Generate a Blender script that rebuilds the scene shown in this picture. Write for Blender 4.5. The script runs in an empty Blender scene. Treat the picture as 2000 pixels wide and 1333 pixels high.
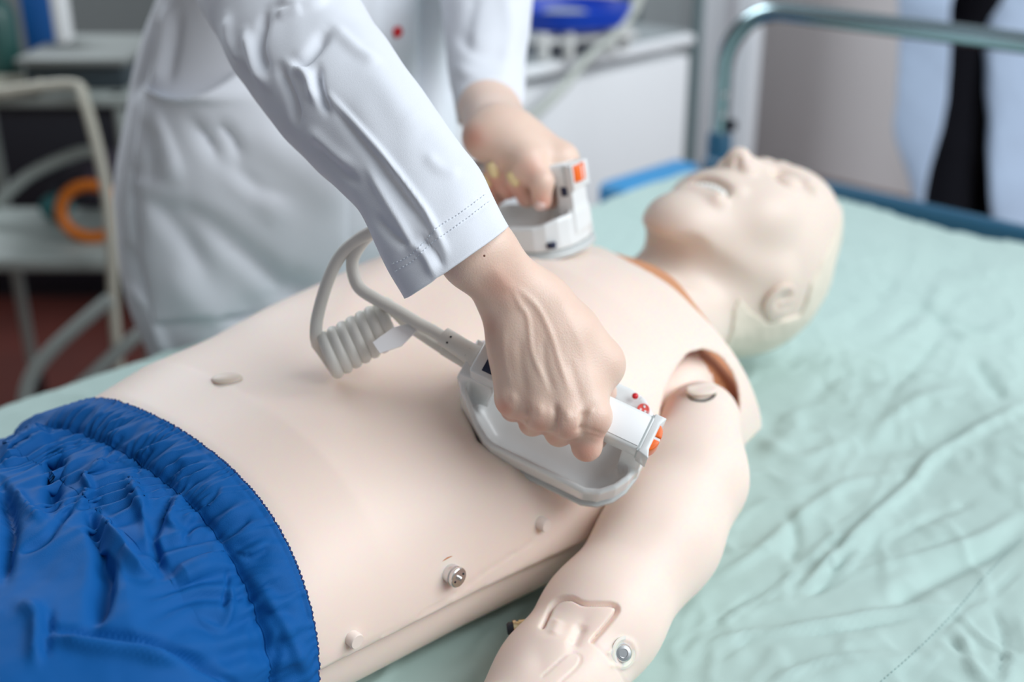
import bpy, bmesh, math, random
import numpy as np
from mathutils import Vector, Matrix
from mathutils.bvhtree import BVHTree
def DIAG(*a): return None
random.seed(7); rng = np.random.default_rng(7)
scene = bpy.context.scene
COL = scene.collection

# ------------------------------------------------------------------ camera
FPX = 2400.0
PITCH = math.radians(23.7); AZ = math.radians(44.5)
CF = np.array([math.cos(AZ)*math.cos(PITCH), math.sin(AZ)*math.cos(PITCH), -math.sin(PITCH)])
CR = np.array([math.sin(AZ), -math.cos(AZ), 0.0])
CU = np.cross(CR, CF)
CC = np.array([-0.48, -0.79, 1.35])
cam_data = bpy.data.cameras.new('camera'); cam = bpy.data.objects.new('camera', cam_data); COL.objects.link(cam)
cam_data.sensor_width = 36.0; cam_data.lens = FPX/2000*36.0
cam_data.clip_start = 0.05; cam_data.clip_end = 60
cam.matrix_world = Matrix(((CR[0], CU[0], -CF[0], CC[0]), (CR[1], CU[1], -CF[1], CC[1]), (CR[2], CU[2], -CF[2], CC[2]), (0, 0, 0, 1)))
cam_data.dof.use_dof = True; cam_data.dof.focus_distance = 0.88; cam_data.dof.aperture_fstop = 2.9
scene.camera = cam

# ------------------------------------------------------------------ light and exposure
world = bpy.data.worlds.new('daylight'); scene.world = world; world.use_nodes = True
bg = world.node_tree.nodes['Background']; bg.inputs[0].default_value = (0.80, 0.90, 1.0, 1); bg.inputs[1].default_value = 0.22
def area_light(name, loc, target, size, size_y, power, color):
    d = bpy.data.lights.new(name, 'AREA'); d.shape = 'RECTANGLE'; d.size = size; d.size_y = size_y
    d.energy = power; d.color = color
    o = bpy.data.objects.new(name, d); COL.objects.link(o); o.location = loc
    v = Vector(target)-Vector(loc); o.rotation_euler = v.to_track_quat('-Z', 'Y').to_euler()
    return o
area_light('window_light', (1.5, -2.65, 3.2), (0.3, 0.0, 0.85), 3.6, 2.6, 115, (0.925, 0.97, 1.0))
area_light('fill_light_back', (0.9, 3.5, 2.9), (2.6, -0.4, 0.8), 1.8, 1.4, 62, (0.88, 0.95, 1.0))  # added fill to brighten the right wall and background, no window there
vs = scene.view_settings; scene.display_settings.display_device = 'sRGB'
vs.view_transform = 'Standard'; vs.look = 'None'; vs.exposure = 0.50; vs.gamma = 1.0; vs.use_curve_mapping = False

# ------------------------------------------------------------------ pixel helpers (points in the room that the photograph's pixels see)
def ray(x, y): return CF+CR*(x-1000)/FPX+CU*(666.5-y)/FPX
def at(x, y, d): return CC+ray(x, y)*d
def hz(x, y, z): r = ray(x, y); return CC+r*((z-CC[2])/r[2])
def hy(x, y, Y): r = ray(x, y); return CC+r*((Y-CC[1])/r[1])
def hx(x, y, X): r = ray(x, y); return CC+r*((X-CC[0])/r[0])
def proj(V):
    V = np.asarray(V, float)-CC; d = V@CF
    return 1000+FPX*(V@CR)/d, 666.5-FPX*(V@CU)/d, d
def nrm(v): v = np.asarray(v, float); return v/np.linalg.norm(v)

# ------------------------------------------------------------------ materials
MATS = {}
def mat(name, color, rough=0.5, metal=0.0, bump=0.0, bscale=200.0, var=0.0, vscale=8.0, var_color=None, sss=0.0, coat=0.0, sheen=0.0, spec=0.5, attr=None, attr_color=None, sss_r=(1, .3, .15), stretch=None):
    if name in MATS: return MATS[name]
    m = bpy.data.materials.new(name); m.use_nodes = True; nt = m.node_tree; b = nt.nodes['Principled BSDF']
    c = (*color, 1) if len(color) == 3 else color
    b.inputs['Base Color'].default_value = c; b.inputs['Roughness'].default_value = rough; b.inputs['Metallic'].default_value = metal
    b.inputs['Specular IOR Level'].default_value = spec
    if sss: b.inputs['Subsurface Weight'].default_value = sss; b.inputs['Subsurface Scale'].default_value = 0.008; b.inputs['Subsurface Radius'].default_value = sss_r
    if coat: b.inputs['Coat Weight'].default_value = coat; b.inputs['Coat Roughness'].default_value = 0.15
    if sheen: b.inputs['Sheen Weight'].default_value = sheen
    tc = nt.nodes.new('ShaderNodeTexCoord'); vec = tc.outputs['Object']
    if stretch:
        mp = nt.nodes.new('ShaderNodeMapping'); mp.inputs['Scale'].default_value = stretch; nt.links.new(vec, mp.inputs[0]); vec = mp.outputs[0]
    out = None
    if var:
        n = nt.nodes.new('ShaderNodeTexNoise'); n.inputs['Scale'].default_value = vscale; n.inputs['Detail'].default_value = 5
        nt.links.new(vec, n.inputs['Vector'])
        r = nt.nodes.new('ShaderNodeMapRange'); r.inputs[1].default_value = .35; r.inputs[2].default_value = .65
        r.inputs[3].default_value = 0.0; r.inputs[4].default_value = var; nt.links.new(n.outputs[0], r.inputs[0])
        mx = nt.nodes.new('ShaderNodeMix'); mx.data_type = 'RGBA'; mx.inputs[6].default_value = c
        vc = var_color or tuple(x*.8 for x in color[:3]); mx.inputs[7].default_value = (*vc, 1)
        nt.links.new(r.outputs[0], mx.inputs[0]); out = mx.outputs[2]
    if attr:
        a = nt.nodes.new('ShaderNodeAttribute'); a.attribute_name = attr
        mx2 = nt.nodes.new('ShaderNodeMix'); mx2.data_type = 'RGBA'; mx2.inputs[6].default_value = c; mx2.inputs[7].default_value = (*attr_color, 1)
        if out: nt.links.new(out, mx2.inputs[6])
        nt.links.new(a.outputs['Fac'], mx2.inputs[0]); out = mx2.outputs[2]
    if out: nt.links.new(out, b.inputs['Base Color'])
    if bump:
        n2 = nt.nodes.new('ShaderNodeTexNoise'); n2.inputs['Scale'].default_value = bscale; n2.inputs['Detail'].default_value = 3
        nt.links.new(vec, n2.inputs['Vector'])
        bp = nt.nodes.new('ShaderNodeBump'); bp.inputs['Strength'].default_value = bump; bp.inputs['Distance'].default_value = 0.001
        nt.links.new(n2.outputs[0], bp.inputs['Height']); nt.links.new(bp.outputs[0], b.inputs['Normal'])
    MATS[name] = m; return m
M_VINYL = mat('manikin_vinyl', (0.92, 0.75, 0.66), 0.50, sss=0.5, var=.15, vscale=3, var_color=(.90, .73, .635), bump=.02, bscale=600, sss_r=(1, .25, .08))
M_INNER_SHADE = mat('manikin_inner_shade', (0.62, 0.26, 0.12), 0.6)  # inner side of the vinyl, with its warm shade put into the colour
M_HEAD = mat('head_vinyl', (0.83, 0.70, 0.61), 0.5, sss=.4, sss_r=(1, .25, .08))
M_HAIR = mat('hair_cap_vinyl', (0.84, 0.75, 0.63), 0.5, bump=.15, bscale=120, var=.2, vscale=30)
M_TEETH = mat('teeth', (0.93, 0.94, 0.90), 0.25)
M_DARK = mat('dark_void', (0.03, 0.02, 0.015), 0.8)
M_SKIN = mat('skin', (0.82, 0.62, 0.51), 0.42, sss=0.3, var=.45, vscale=45, var_color=(.80, .56, .45), bump=.25, bscale=700, attr='red', attr_color=(.74, .33, .24))
M_SKIN_M = mat('manikin_port', (0.90, 0.76, 0.68), 0.45)
M_NAIL = mat('fingernail', (0.85, 0.68, 0.36), 0.3, coat=.5)
M_COAT = mat('white_coat_cloth', (0.79, 0.82, 0.885), 0.85, bump=.25, bscale=1500, sheen=.15, var=.06, vscale=20)
M_STITCH = mat('white_thread', (0.80, 0.85, 0.92), 0.8)
M_RED = mat('red_plastic', (0.65, 0.01, 0.02), 0.35)
M_BLUE = mat('blue_polyester', (0.004, 0.10, 0.345), 0.62, bump=.3, bscale=1800, var=.25, vscale=12, var_color=(.003, .08, .29), spec=.15)
M_BLUE_DK = mat('blue_hem_thread', (0.01, 0.04, 0.16), 0.7)
M_SHEET = mat('mint_sheet_cloth', (0.45, 0.60, 0.565), 0.85, bump=.3, bscale=1400, var=.25, vscale=6, var_color=(.50, .645, .61), sheen=.1)
M_PLASTIC = mat('paddle_plastic', (0.80, 0.82, 0.82), 0.25, bump=.02, bscale=900, coat=.2)
M_NAILP = mat('thumbnail', (0.80, 0.58, 0.52), 0.3, coat=.4)
M_PLATE = mat('plate_grey', (0.58, 0.61, 0.61), 0.35)
M_PLASTIC_D = mat('paddle_plastic_grey', (0.46, 0.50, 0.50), 0.4)
M_LABEL = mat('white_label', (0.90, 0.91, 0.92), 0.4)
M_ORANGE = mat('orange_button', (0.95, 0.17, 0.02), 0.35)
M_NAVY = mat('navy_window', (0.012, 0.02, 0.06), 0.25)
M_CABLE = mat('cable_rubber', (0.78, 0.77, 0.72), 0.5, bump=.05, bscale=500)
M_BOOT = mat('cable_boot', (0.78, 0.77, 0.72), 0.45)
M_STEEL = mat('steel', (0.72, 0.72, 0.72), 0.25, metal=1)
M_BRASS = mat('brass', (0.75, 0.60, 0.35), 0.35, metal=1)
M_BLACK = mat('black_rubber', (0.012, 0.014, 0.022), 0.5)
M_CHROME = mat('chrome_tube', (0.36, 0.47, 0.50), 0.2, metal=.95)
M_FRAME = mat('blue_painted_metal', (0.01, 0.09, 0.17), 0.4)
M_MATTR = mat('blue_mattress_vinyl', (0.05, 0.30, 0.62), 0.5)
M_WALL = mat('wall_paint_grey', (0.84, 0.80, 0.80), 0.85, var=.15, vscale=2)
M_WALLW = mat('wall_paint_pale', (0.42, 0.46, 0.47), 0.85, var=.1, vscale=2)
M_TRIM = mat('trim_paint_white', (0.85, 0.88, 0.92), 0.6)
M_FLOOR = mat('floor_brown_tile', (0.095, 0.020, 0.014), 0.8, spec=.2, var=.5, vscale=5, var_color=(.045, .012, .010))
M_CAB = mat('cabinet_white', (0.88, 0.90, 0.92), 0.45)
M_CART = mat('cart_painted_tube', (0.36, 0.40, 0.38), 0.4)
M_DKCLOTH = mat('black_cloth', (0.006, 0.006, 0.009), 0.9, spec=.1)
M_COAT2 = mat('pale_blue_coat_cloth', (0.42, 0.52, 0.68), 0.85, var=.1, vscale=8)

# ------------------------------------------------------------------ object helpers
def tag(o, label=None, cat=None, group=None, kind=None):
    if label: o['label'] = label
    if cat: o['category'] = cat
    if group: o['group'] = group
    if kind: o['kind'] = kind
    return o
def empty(name, loc, label, cat, group=None, rot=None):
    o = bpy.data.objects.new(name, None); COL.objects.link(o); o.location = loc; o.empty_display_size = .05
    if rot is not None: o.rotation_euler = rot
    o.matrix_world = Matrix.LocRotScale(Vector(loc), o.rotation_euler, None)
    return tag(o, label, cat, group)
def link(name, me, m, parent=None, smooth=True, world=True):
    o = bpy.data.objects.new(name, me); COL.objects.link(o)
    if m: me.materials.append(m)
    if smooth and len(me.polygons): me.polygons.foreach_set('use_smooth', [True]*len(me.polygons))
    if parent:
        o.parent = parent
        if world: o.matrix_parent_inverse = PM(parent).inverted()
    return o
def PM(o):
    m = o.matrix_basis.copy()
    if o.parent: m = PM(o.parent) @ o.matrix_parent_inverse @ m
    return m
def mesh(name, V, F, m, parent=None, smooth=True):
    me = bpy.data.meshes.new(name); me.from_pydata([tuple(map(float, v)) for v in V], [], [tuple(map(int, f)) for f in F]); me.update()
    return link(name, me, m, parent, smooth)
def join_VF(parts):
    V = []; F = []; n = 0
    for v, f in parts:
        V.append(np.asarray(v, float)); F += [tuple(int(i)+n for i in q) for q in f]; n += len(v)
    return np.concatenate(V), F
def smooth_by_angle(o, deg=35):
    me = o.data
    bm = bmesh.new(); bm.from_mesh(me)
    for e in bm.edges:
        if len(e.link_faces) == 2 and e.calc_face_angle(0) > math.radians(deg): e.smooth = False
    bm.to_mesh(me); bm.free()
    return o
def catmull(P, n=12, closed=False):
    P = [np.asarray(p, float) for p in P]; out = []
    N = len(P)
    for i in range(N-1 if not closed else N):
        p0 = P[i-1] if (i > 0 or closed) else 2*P[0]-P[1]
        p1 = P[i]; p2 = P[(i+1) % N]
        p3 = P[(i+2) % N] if (i+2 < N or closed) else 2*P[-1]-P[-2]
        for k in range(n):
            t = k/n
            out.append(.5*((2*p1)+(-p0+p2)*t+(2*p0-5*p1+4*p2-p3)*t*t+(-p0+3*p1-3*p2+p3)*t**3))
    if not closed: out.append(P[-1])
    return np.array(out)
def tube_VF(path, r, seg=12, cap=True):
    path = np.asarray(path, float); n = len(path)
    rr = np.full(n, r) if np.isscalar(r) else np.interp(np.linspace(0, 1, n), np.linspace(0, 1, len(r)), r)
    T = np.gradient(path, axis=0); T /= np.linalg.norm(T, axis=1)[:, None]+1e-12
    a = np.array([0, 0, 1.]) if abs(T[0][2]) < .9 else np.array([1., 0, 0])
    nn = np.cross(T[0], a); nn /= np.linalg.norm(nn); V = []
    for i in range(n):
        nn = nn-T[i]*(nn@T[i]); nn /= np.linalg.norm(nn); b = np.cross(T[i], nn)
        for k in range(seg):
            t = 2*math.pi*k/seg; V.append(path[i]+rr[i]*(math.cos(t)*nn+math.sin(t)*b))
    F = [(i*seg+k, i*seg+(k+1) % seg, (i+1)*seg+(k+1) % seg, (i+1)*seg+k) for i in range(n-1) for k in range(seg)]
    if cap: F += [tuple(range(seg))[::-1], tuple((n-1)*seg+k for k in range(seg))]
    return np.array(V), F
def tube(name, path, r, m, parent=None, seg=12):
    V, F = tube_VF(path, r, seg); return smooth_by_angle(mesh(name, V, F, m, parent), 50)
def basis(z, x=None):
    z = nrm(z)
    if x is None: x = np.array([1., 0, 0]) if abs(z[0]) < .8 else np.array([0, 1., 0])
    x = np.asarray(x, float); x = nrm(x-z*(x@z)); return x, np.cross(z, x), z
def lathe_VF(profile, origin, axis, seg=24):
    x, y, z = basis(axis); V = []; n = len(profile)
    for r, h in profile:
        for k in range(seg):
            t = 2*math.pi*k/seg; V.append(np.asarray(origin)+z*h+(x*math.cos(t)+y*math.sin(t))*max(r, 1e-5))
    F = [(i*seg+k, i*seg+(k+1) % seg, (i+1)*seg+(k+1) % seg, (i+1)*seg+k) for i in range(n-1) for k in range(seg)]
    F += [tuple(range(seg))[::-1], tuple((n-1)*seg+k for k in range(seg))]
    return np.array(V), F
def lathe(name, profile, origin, axis, m, parent=None, seg=24):
    V, F = lathe_VF(profile, origin, axis, seg); return smooth_by_angle(mesh(name, V, F, m, parent), 40)
def box(name, c, size, m, parent=None, bevel=0.0, axes=None, seg=2, taper=None):
    bm = bmesh.new(); bmesh.ops.create_cube(bm, size=1)
    for v in bm.verts:
        v.co = Vector((v.co.x*size[0], v.co.y*size[1], v.co.z*size[2]))
        if taper and v.co.z > 0: v.co.x *= taper[0]; v.co.y *= taper[1]
    if bevel: bmesh.ops.bevel(bm, geom=list(bm.edges), offset=bevel, segments=seg, affect='EDGES', profile=.5)
    A = np.eye(3) if axes is None else np.array(axes)
    for v in bm.verts: v.co = Vector(np.asarray(c)+v.co.x*A[0]+v.co.y*A[1]+v.co.z*A[2])
    bmesh.ops.recalc_face_normals(bm, faces=bm.faces)
    me = bpy.data.meshes.new(name); bm.to_mesh(me); bm.free()
    return smooth_by_angle(link(name, me, m, parent), 50 if bevel else 20)
def prism(name, poly, h0, h1, origin, ax, m, parent=None, bevel=0.0, seg=2):
    """polygon in the (ax0, ax1) plane extruded along ax2"""
    bm = bmesh.new(); n = len(poly)
    A = [np.asarray(a) for a in ax]; o = np.asarray(origin)
    lo = [bm.verts.new(Vector(o+A[0]*p[0]+A[1]*p[1]+A[2]*h0)) for p in poly]
    hi = [bm.verts.new(Vector(o+A[0]*p[0]+A[1]*p[1]+A[2]*h1)) for p in poly]
    bm.faces.new(lo[::-1]); bm.faces.new(hi)
    for i in range(n): bm.faces.new((lo[i], lo[(i+1) % n], hi[(i+1) % n], hi[i]))
    bmesh.ops.recalc_face_normals(bm, faces=bm.faces)
    if bevel:
        es = [e for e in bm.edges if e.calc_face_angle(0) > .6]
        bmesh.ops.bevel(bm, geom=es, offset=bevel, segments=seg, affect='EDGES', profile=.5)
    me = bpy.data.meshes.new(name); bm.to_mesh(me); bm.free()
    return smooth_by_angle(link(name, me, m, parent), 50)

# ------------------------------------------------------------------ signed-distance modelling
class Field:
    def __init__(s, lo, hi, h, pad=0.04):
        s.lo = np.asarray(lo, float); s.h = h
        s.n = np.ceil((np.asarray(hi)-s.lo)/h).astype(int)+1
        s.F = np.full(s.n, pad, np.float32); s.pad = pad
    def sub(s, lo, hi):
        a = np.clip(np.floor((np.asarray(lo)-s.lo)/s.h).astype(int), 0, s.n); b = np.clip(np.ceil((np.asarray(hi)-s.lo)/s.h).astype(int)+1, 0, s.n)
        sl = tuple(slice(int(i), int(j)) for i, j in zip(a, b))
        g = [((np.arange(a[i], b[i])*s.h)+s.lo[i]).astype(np.float32) for i in range(3)]
        return sl, g[0][:, None, None], g[1][None, :, None], g[2][None, None, :]
    def apply(s, fn, lo=None, hi=None, k=0.0, op='add'):
        if lo is None: lo = s.lo; hi = s.lo+(s.n-1)*s.h
        sl, X, Y, Z = s.sub(lo, hi)
        if min(s.F[sl].shape) == 0: return s
        d = fn(X, Y, Z).astype(np.float32); A = s.F[sl]
        if op == 'add':
            r = np.minimum(A, d)
            if k: q = np.maximum(k-np.abs(A-d), 0)/k; r = r-q*q*k*.25
        else:
            if op == 'sub': d = -d
            r = np.maximum(A, d)
            if k: q = np.maximum(k-np.abs(A-d), 0)/k; r = r+q*q*k*.25
        s.F[sl] = r; return s
    def cap(s, a, b, ra, rb=None, k=.004, op='add'):
        a = np.asarray(a, float); b = np.asarray(b, float); rb = ra if rb is None else rb
        R = max(ra, rb)+k+.006
        if op == 'add': R = max(ra, rb)+s.pad
        ba = b-a; L = float(ba@ba)+1e-12
        def fn(X, Y, Z):
            t = np.clip(((X-a[0])*ba[0]+(Y-a[1])*ba[1]+(Z-a[2])*ba[2])/L, 0, 1)
            return np.sqrt((X-a[0]-ba[0]*t)**2+(Y-a[1]-ba[1]*t)**2+(Z-a[2]-ba[2]*t)**2)-(ra+(rb-ra)*t)
        return s.apply(fn, np.minimum(a, b)-R, np.maximum(a, b)+R, k, op)
    def ell(s, c, r, k=.004, op='add', axes=None):
        c = np.asarray(c, float); r = np.asarray(r, float); A = np.eye(3) if axes is None else np.array(axes, float)
        R = r.max()+s.pad if op == 'add' else r.max()+k+.006
        def fn(X, Y, Z):
            x, y, z = X-c[0], Y-c[1], Z-c[2]
            u = (x*A[0][0]+y*A[0][1]+z*A[0][2])/r[0]; v = (x*A[1][0]+y*A[1][1]+z*A[1][2])/r[1]; w = (x*A[2][0]+y*A[2][1]+z*A[2][2])/r[2]
            k0 = np.sqrt(u*u+v*v+w*w); k1 = np.sqrt((u/r[0])**2+(v/r[1])**2+(w/r[2])**2)+1e-9
            return k0*(k0-1)/k1
        return s.apply(fn, c-R, c+R, k, op)
    def chain(s, P, R, k=.004, op='add'):
        for i in range(len(P)-1): s.cap(P[i], P[i+1], R[i], R[i+1], k, op)
        return s
    def mesh(s, smooth=2):
        return surface_nets(s.F, s.lo, s.h, smooth)
def surface_nets(F, lo, h, smooth=2):
    S = F < 0
    c = [S[i:S.shape[0]-1+i, j:S.shape[1]-1+j, k:S.shape[2]-1+k] for i in (0, 1) for j in (0, 1) for k in (0, 1)]
    anyc = c[0].copy(); allc = c[0].copy()
    for q in c[1:]: anyc |= q; allc &= q
    act = anyc & ~allc; idx = -np.ones(act.shape, np.int64); I = np.argwhere(act); idx[act] = np.arange(len(I))
    g = {}
    for i in (0, 1):
        for j in (0, 1):
            for k in (0, 1): g[(i, j, k)] = F[I[:, 0]+i, I[:, 1]+j, I[:, 2]+k].astype(float)
    acc = np.zeros((len(I), 3)); cnt = np.zeros(len(I))
    for ax in range(3):
        o = [d for d in range(3) if d != ax]
        for u in (0, 1):
            for v in (0, 1):
                a = [0, 0, 0]; a[o[0]] = u; a[o[1]] = v; b = list(a); b[ax] = 1
                fa, fb = g[tuple(a)], g[tuple(b)]; m = (fa < 0) != (fb < 0)
                t = np.where(m, fa/(fa-fb+1e-20), 0); p = np.zeros((len(I), 3)); p[:, o[0]] = u; p[:, o[1]] = v; p[:, ax] = t
                acc[m] += p[m]; cnt[m] += 1
    V = (I+acc/np.maximum(cnt, 1)[:, None])*h+lo
    Q = []
    for ax in range(3):
        sa = [slice(None)]*3; sb = [slice(None)]*3; sa[ax] = slice(0, -1); sb[ax] = slice(1, None)
        A = S[tuple(sa)]; B = S[tuple(sb)]; E = np.argwhere(A != B); o = [d for d in range(3) if d != ax]
        ok = (E[:, o[0]] > 0) & (E[:, o[1]] > 0) & (E[:, o[0]] < act.shape[o[0]]) & (E[:, o[1]] < act.shape[o[1]]); E = E[ok]
        inside = A[E[:, 0], E[:, 1], E[:, 2]]
        def ci(du, dv): e = E.copy(); e[:, o[0]] += du; e[:, o[1]] += dv; return idx[e[:, 0], e[:, 1], e[:, 2]]
        q = np.stack([ci(-1, -1), ci(0, -1), ci(0, 0), ci(-1, 0)], 1)
        flip = inside if ax != 1 else ~inside
        q[~flip] = q[~flip][:, ::-1]; Q.append(q)
    Q = np.concatenate(Q); Q = Q[(Q >= 0).all(1)]
    V = laplace(V, Q, smooth)
    return V, Q
def laplace(V, Q, it, lam=.5, wt=None):
    if it <= 0: return V
    V = V.copy(); E = np.concatenate([Q[:, [0, 1]], Q[:, [1, 2]], Q[:, [2, 3]], Q[:, [3, 0]]]); E = np.concatenate([E, E[:, ::-1]])
    deg = np.bincount(E[:, 0], minlength=len(V)).astype(float); deg[deg == 0] = 1
    for _ in range(it):
        for l in (lam, -lam*1.03):
            a = np.stack([np.bincount(E[:, 0], weights=V[E[:, 1], i], minlength=len(V)) for i in range(3)], 1)/deg[:, None]
            V += l*(a-V) if wt is None else l*(a-V)*wt[:, None]
    return V
def fast_mesh(name, V, Q, m, parent=None):
    me = bpy.data.meshes.new(name); V = np.asarray(V, np.float32); Q = np.asarray(Q, np.int32); k = Q.shape[1]
    me.vertices.add(len(V)); me.vertices.foreach_set('co', V.ravel())
    me.loops.add(Q.size); me.loops.foreach_set('vertex_index', Q.ravel())
    me.polygons.add(len(Q)); me.polygons.foreach_set('loop_start', np.arange(len(Q), dtype=np.int32)*k)
    me.update(calc_edges=True); me.validate()
    return link(name, me, m, parent)
def normals(V, Q):
    V = np.asarray(V); n = np.cross(V[Q[:, 2]]-V[Q[:, 0]], V[Q[:, 3]]-V[Q[:, 1]]); N = np.zeros_like(V)
    for i in range(4): 
        for a in range(3): N[:, a] += np.bincount(Q[:, i], weights=n[:, a], minlength=len(V))
    return N/(np.linalg.norm(N, axis=1)[:, None]+1e-12)
def seg_dist(px, py, pts):
    """distance in photo pixels to a polyline, and parameter 0..1 along it"""
    best = np.full(px.shape, 1e9); par = np.zeros(px.shape); L = [0]
    for i in range(len(pts)-1): L.append(L[-1]+math.hypot(pts[i+1][0]-pts[i][0], pts[i+1][1]-pts[i][1]))
    for i in range(len(pts)-1):
        ax, ay = pts[i][:2]; bx, by = pts[i+1][:2]; dx, dy = bx-ax, by-ay; l2 = dx*dx+dy*dy+1e-9
        t = np.clip(((px-ax)*dx+(py-ay)*dy)/l2, 0, 1); d = np.hypot(px-ax-dx*t, py-ay-dy*t)
        m = d < best; best[m] = d[m]; par[m] = (L[i]+t[m]*(L[i+1]-L[i]))/L[-1]
    return best, par
def sm2(pts, n=6):
    return [tuple(p) for p in catmull([np.array(p, float) for p in pts], n)]
def sculpt(V, Q, strokes, maxd=None, direction=None):
    """raise (+) or press (-) real relief along strokes given where the photo shows them: (points, width_px, metres[, taper])"""
    V = V.copy(); N = normals(V, Q); x, y, d = proj(V)
    view = nrm(np.array([0, 0, 0])+1) if False else None
    vd = CC-V; vd /= np.linalg.norm(vd, axis=1)[:, None]; face = np.clip((N*vd).sum(1)*3, 0, 1)
    if maxd is not None: face = face*(d < maxd)
    D = np.zeros(len(V))
    for st in strokes:
        pts, w, a = st[:3]; tp = st[3] if len(st) > 3 else True
        pts = sm2(pts) if len(pts) > 2 else pts
        xs = [p[0] for p in pts]; ys = [p[1] for p in pts]
        m = (x > min(xs)-4*w) & (x < max(xs)+4*w) & (y > min(ys)-4*w) & (y < max(ys)+4*w) & (face > 0)
        if not m.any(): continue
        ds, t = seg_dist(x[m], y[m], pts)
        g = np.exp(-(ds/w)**2)*a
        if tp: g = g*np.clip(np.sin(np.pi*np.clip(t*.92+.04, 0, 1))*1.6, 0, 1)
        D[m] += g
    return V+(N if direction is None else np.asarray(direction)[None, :])*(D*face)[:, None]
def vnoise(P, freq, seed=0, oct=3, stretch=(1, 1, 1)):
    """cheap smooth pseudo noise from summed sines, about -1..1"""
    r = np.random.default_rng(seed); P = np.asarray(P)*np.array(stretch); s = np.zeros(len(P)); a = 1; tot = 0
    for o in range(oct):
        q = np.zeros(len(P))
        for _ in range(5):
            v = r.normal(size=3); v /= np.linalg.norm(v); q += np.sin(P@v*freq*2*math.pi*(0.7+.6*r.random())+r.random()*6.28)
        s += a*q/2.6; tot += a; a *= .5; freq *= 1.9
    return s/tot
def bvh(o):
    me = o.data; M = PM(o)
    return BVHTree.FromPolygons([M@v.co for v in me.vertices], [tuple(p.vertices) for p in me.polygons])
def cast(B, x, y):
    r = nrm(ray(x, y)); h = B.ray_cast(Vector(CC), Vector(r))
    if h[0] is None: return None, None
    return np.array(h[0]), np.array(h[1])
def set_attr(o, name, vals):
    a = o.data.attributes.new(name, 'FLOAT', 'POINT'); a.data.foreach_set('value', np.asarray(vals, np.float32))
def sstep(a, b, x): t = np.clip((x-a)/(b-a), 0, 1); return t*t*(3-2*t)

# ================================================================== room shell
def struct(o): o['kind'] = 'structure'; return o
fl = struct(box('floor', (1.2, 1.0, -.05), (9.0, 9.0, .1), M_FLOOR))
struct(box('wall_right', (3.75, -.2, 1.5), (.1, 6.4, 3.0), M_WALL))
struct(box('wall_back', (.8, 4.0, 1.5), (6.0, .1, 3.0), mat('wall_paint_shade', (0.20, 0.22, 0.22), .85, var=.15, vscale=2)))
struct(box('wall_left_added', (-2.6, -.2, 1.5), (.1, 6.4, 3.0), mat('bounce_beige', (.34, .26, .20), .85, var=.15, vscale=2)))  # unseen wall, added to block ambient light and bounce warm colour
# pale pier between back corner and grey wall
struct(box('trim_1', (3.0, 1.62, 1.5), (.16, .12, 3.0), M_TRIM, bevel=.01))
struct(box('trim_2', (3.3, 2.06, 1.5), (.3, .3, 3.0), M_WALLW, bevel=.01))
struct(box('trim_3', (2.6, 1.72, 1.5), (.05, .06, 3.0), mat('trim_dark', (.16, .22, .23), .6), bevel=.006))

# ================================================================== bed
BZ = .712
bed = empty('hospital_bed', (0.3, 0, 0), 'hospital bed with chrome head rail and dark blue frame under the manikin', 'bed')
box('mattress', (.42, -.0, .63), (1.92, 1.03, .14), M_MATTR, bed, bevel=.03, seg=3)
box('frame_rail', (1.43, .0, .705), (.035, 1.12, .045), M_FRAME, bed, bevel=.008)
box('frame_rail', (.42, .56, .58), (1.98, .035, .05), M_FRAME, bed, bevel=.008)
box('frame_rail', (.42, -.56, .58), (1.98, .035, .05), M_FRAME, bed, bevel=.008)
box('deck', (.42, 0, .54), (1.96, 1.08, .03), M_FRAME, bed, bevel=.005)
for sx in (-.5, 1.4):
    for sy in (-.5, .5): tube('leg', [(sx, sy, .54), (sx, sy, .03)], .018, M_FRAME, bed)
XR = 1.46
top = hx(1700, 45, XR)[2]
ylf = hx(1405, 280, XR)[1]
rp = [(XR, ylf, .56), (XR, ylf, top-.12)]+[(XR, ylf-.12*(1-math.cos(a)), top-.12+.12*math.sin(a)) for a in np.linspace(.2, math.pi/2, 8)]
rp += [(XR, -ylf+.0, top)]
rp2 = [(XR, ylf, .56), (XR, ylf, top-.12)]+[(XR, ylf-.12*(1-math.cos(a)), top-.12+.12*math.sin(a)) for a in np.linspace(.15, math.pi/2, 10)]
rp2 += [(XR, 0, top)]+[(XR, -ylf+.12*(1-math.sin(a)), top-.12+.12*math.cos(a)) for a in np.linspace(.0, math.pi/2-.15, 10)]+[(XR, -ylf, .56)]
box('side_bumper', (1.31, .60, .685), (.24, .07, .05), M_MATTR, bed, bevel=.015, seg=3)
tube('head_rail', rp2, .017, M_CHROME, bed, seg=16)
lathe('rail_sleeve', [(.017, 0), (.024, .005), (.024, .16), (.018, .17)], (XR, ylf, .60), (0, 0, 1), M_FRAME, bed)
for z in (.0, .045):
    zc = hx(1407, 182+z*900, XR)[2]
    lathe('rail_screw', [(.006, 0), (.006, .003), (.004, .005)], (XR-.013, ylf-.012, zc), (-.7, -.7, 0), M_STEEL, bed, seg=12)
box('rail_clamp', (XR-.0, ylf-.018, .785), (.022, .03, .022), M_BLACK, bed, bevel=.006)

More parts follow.
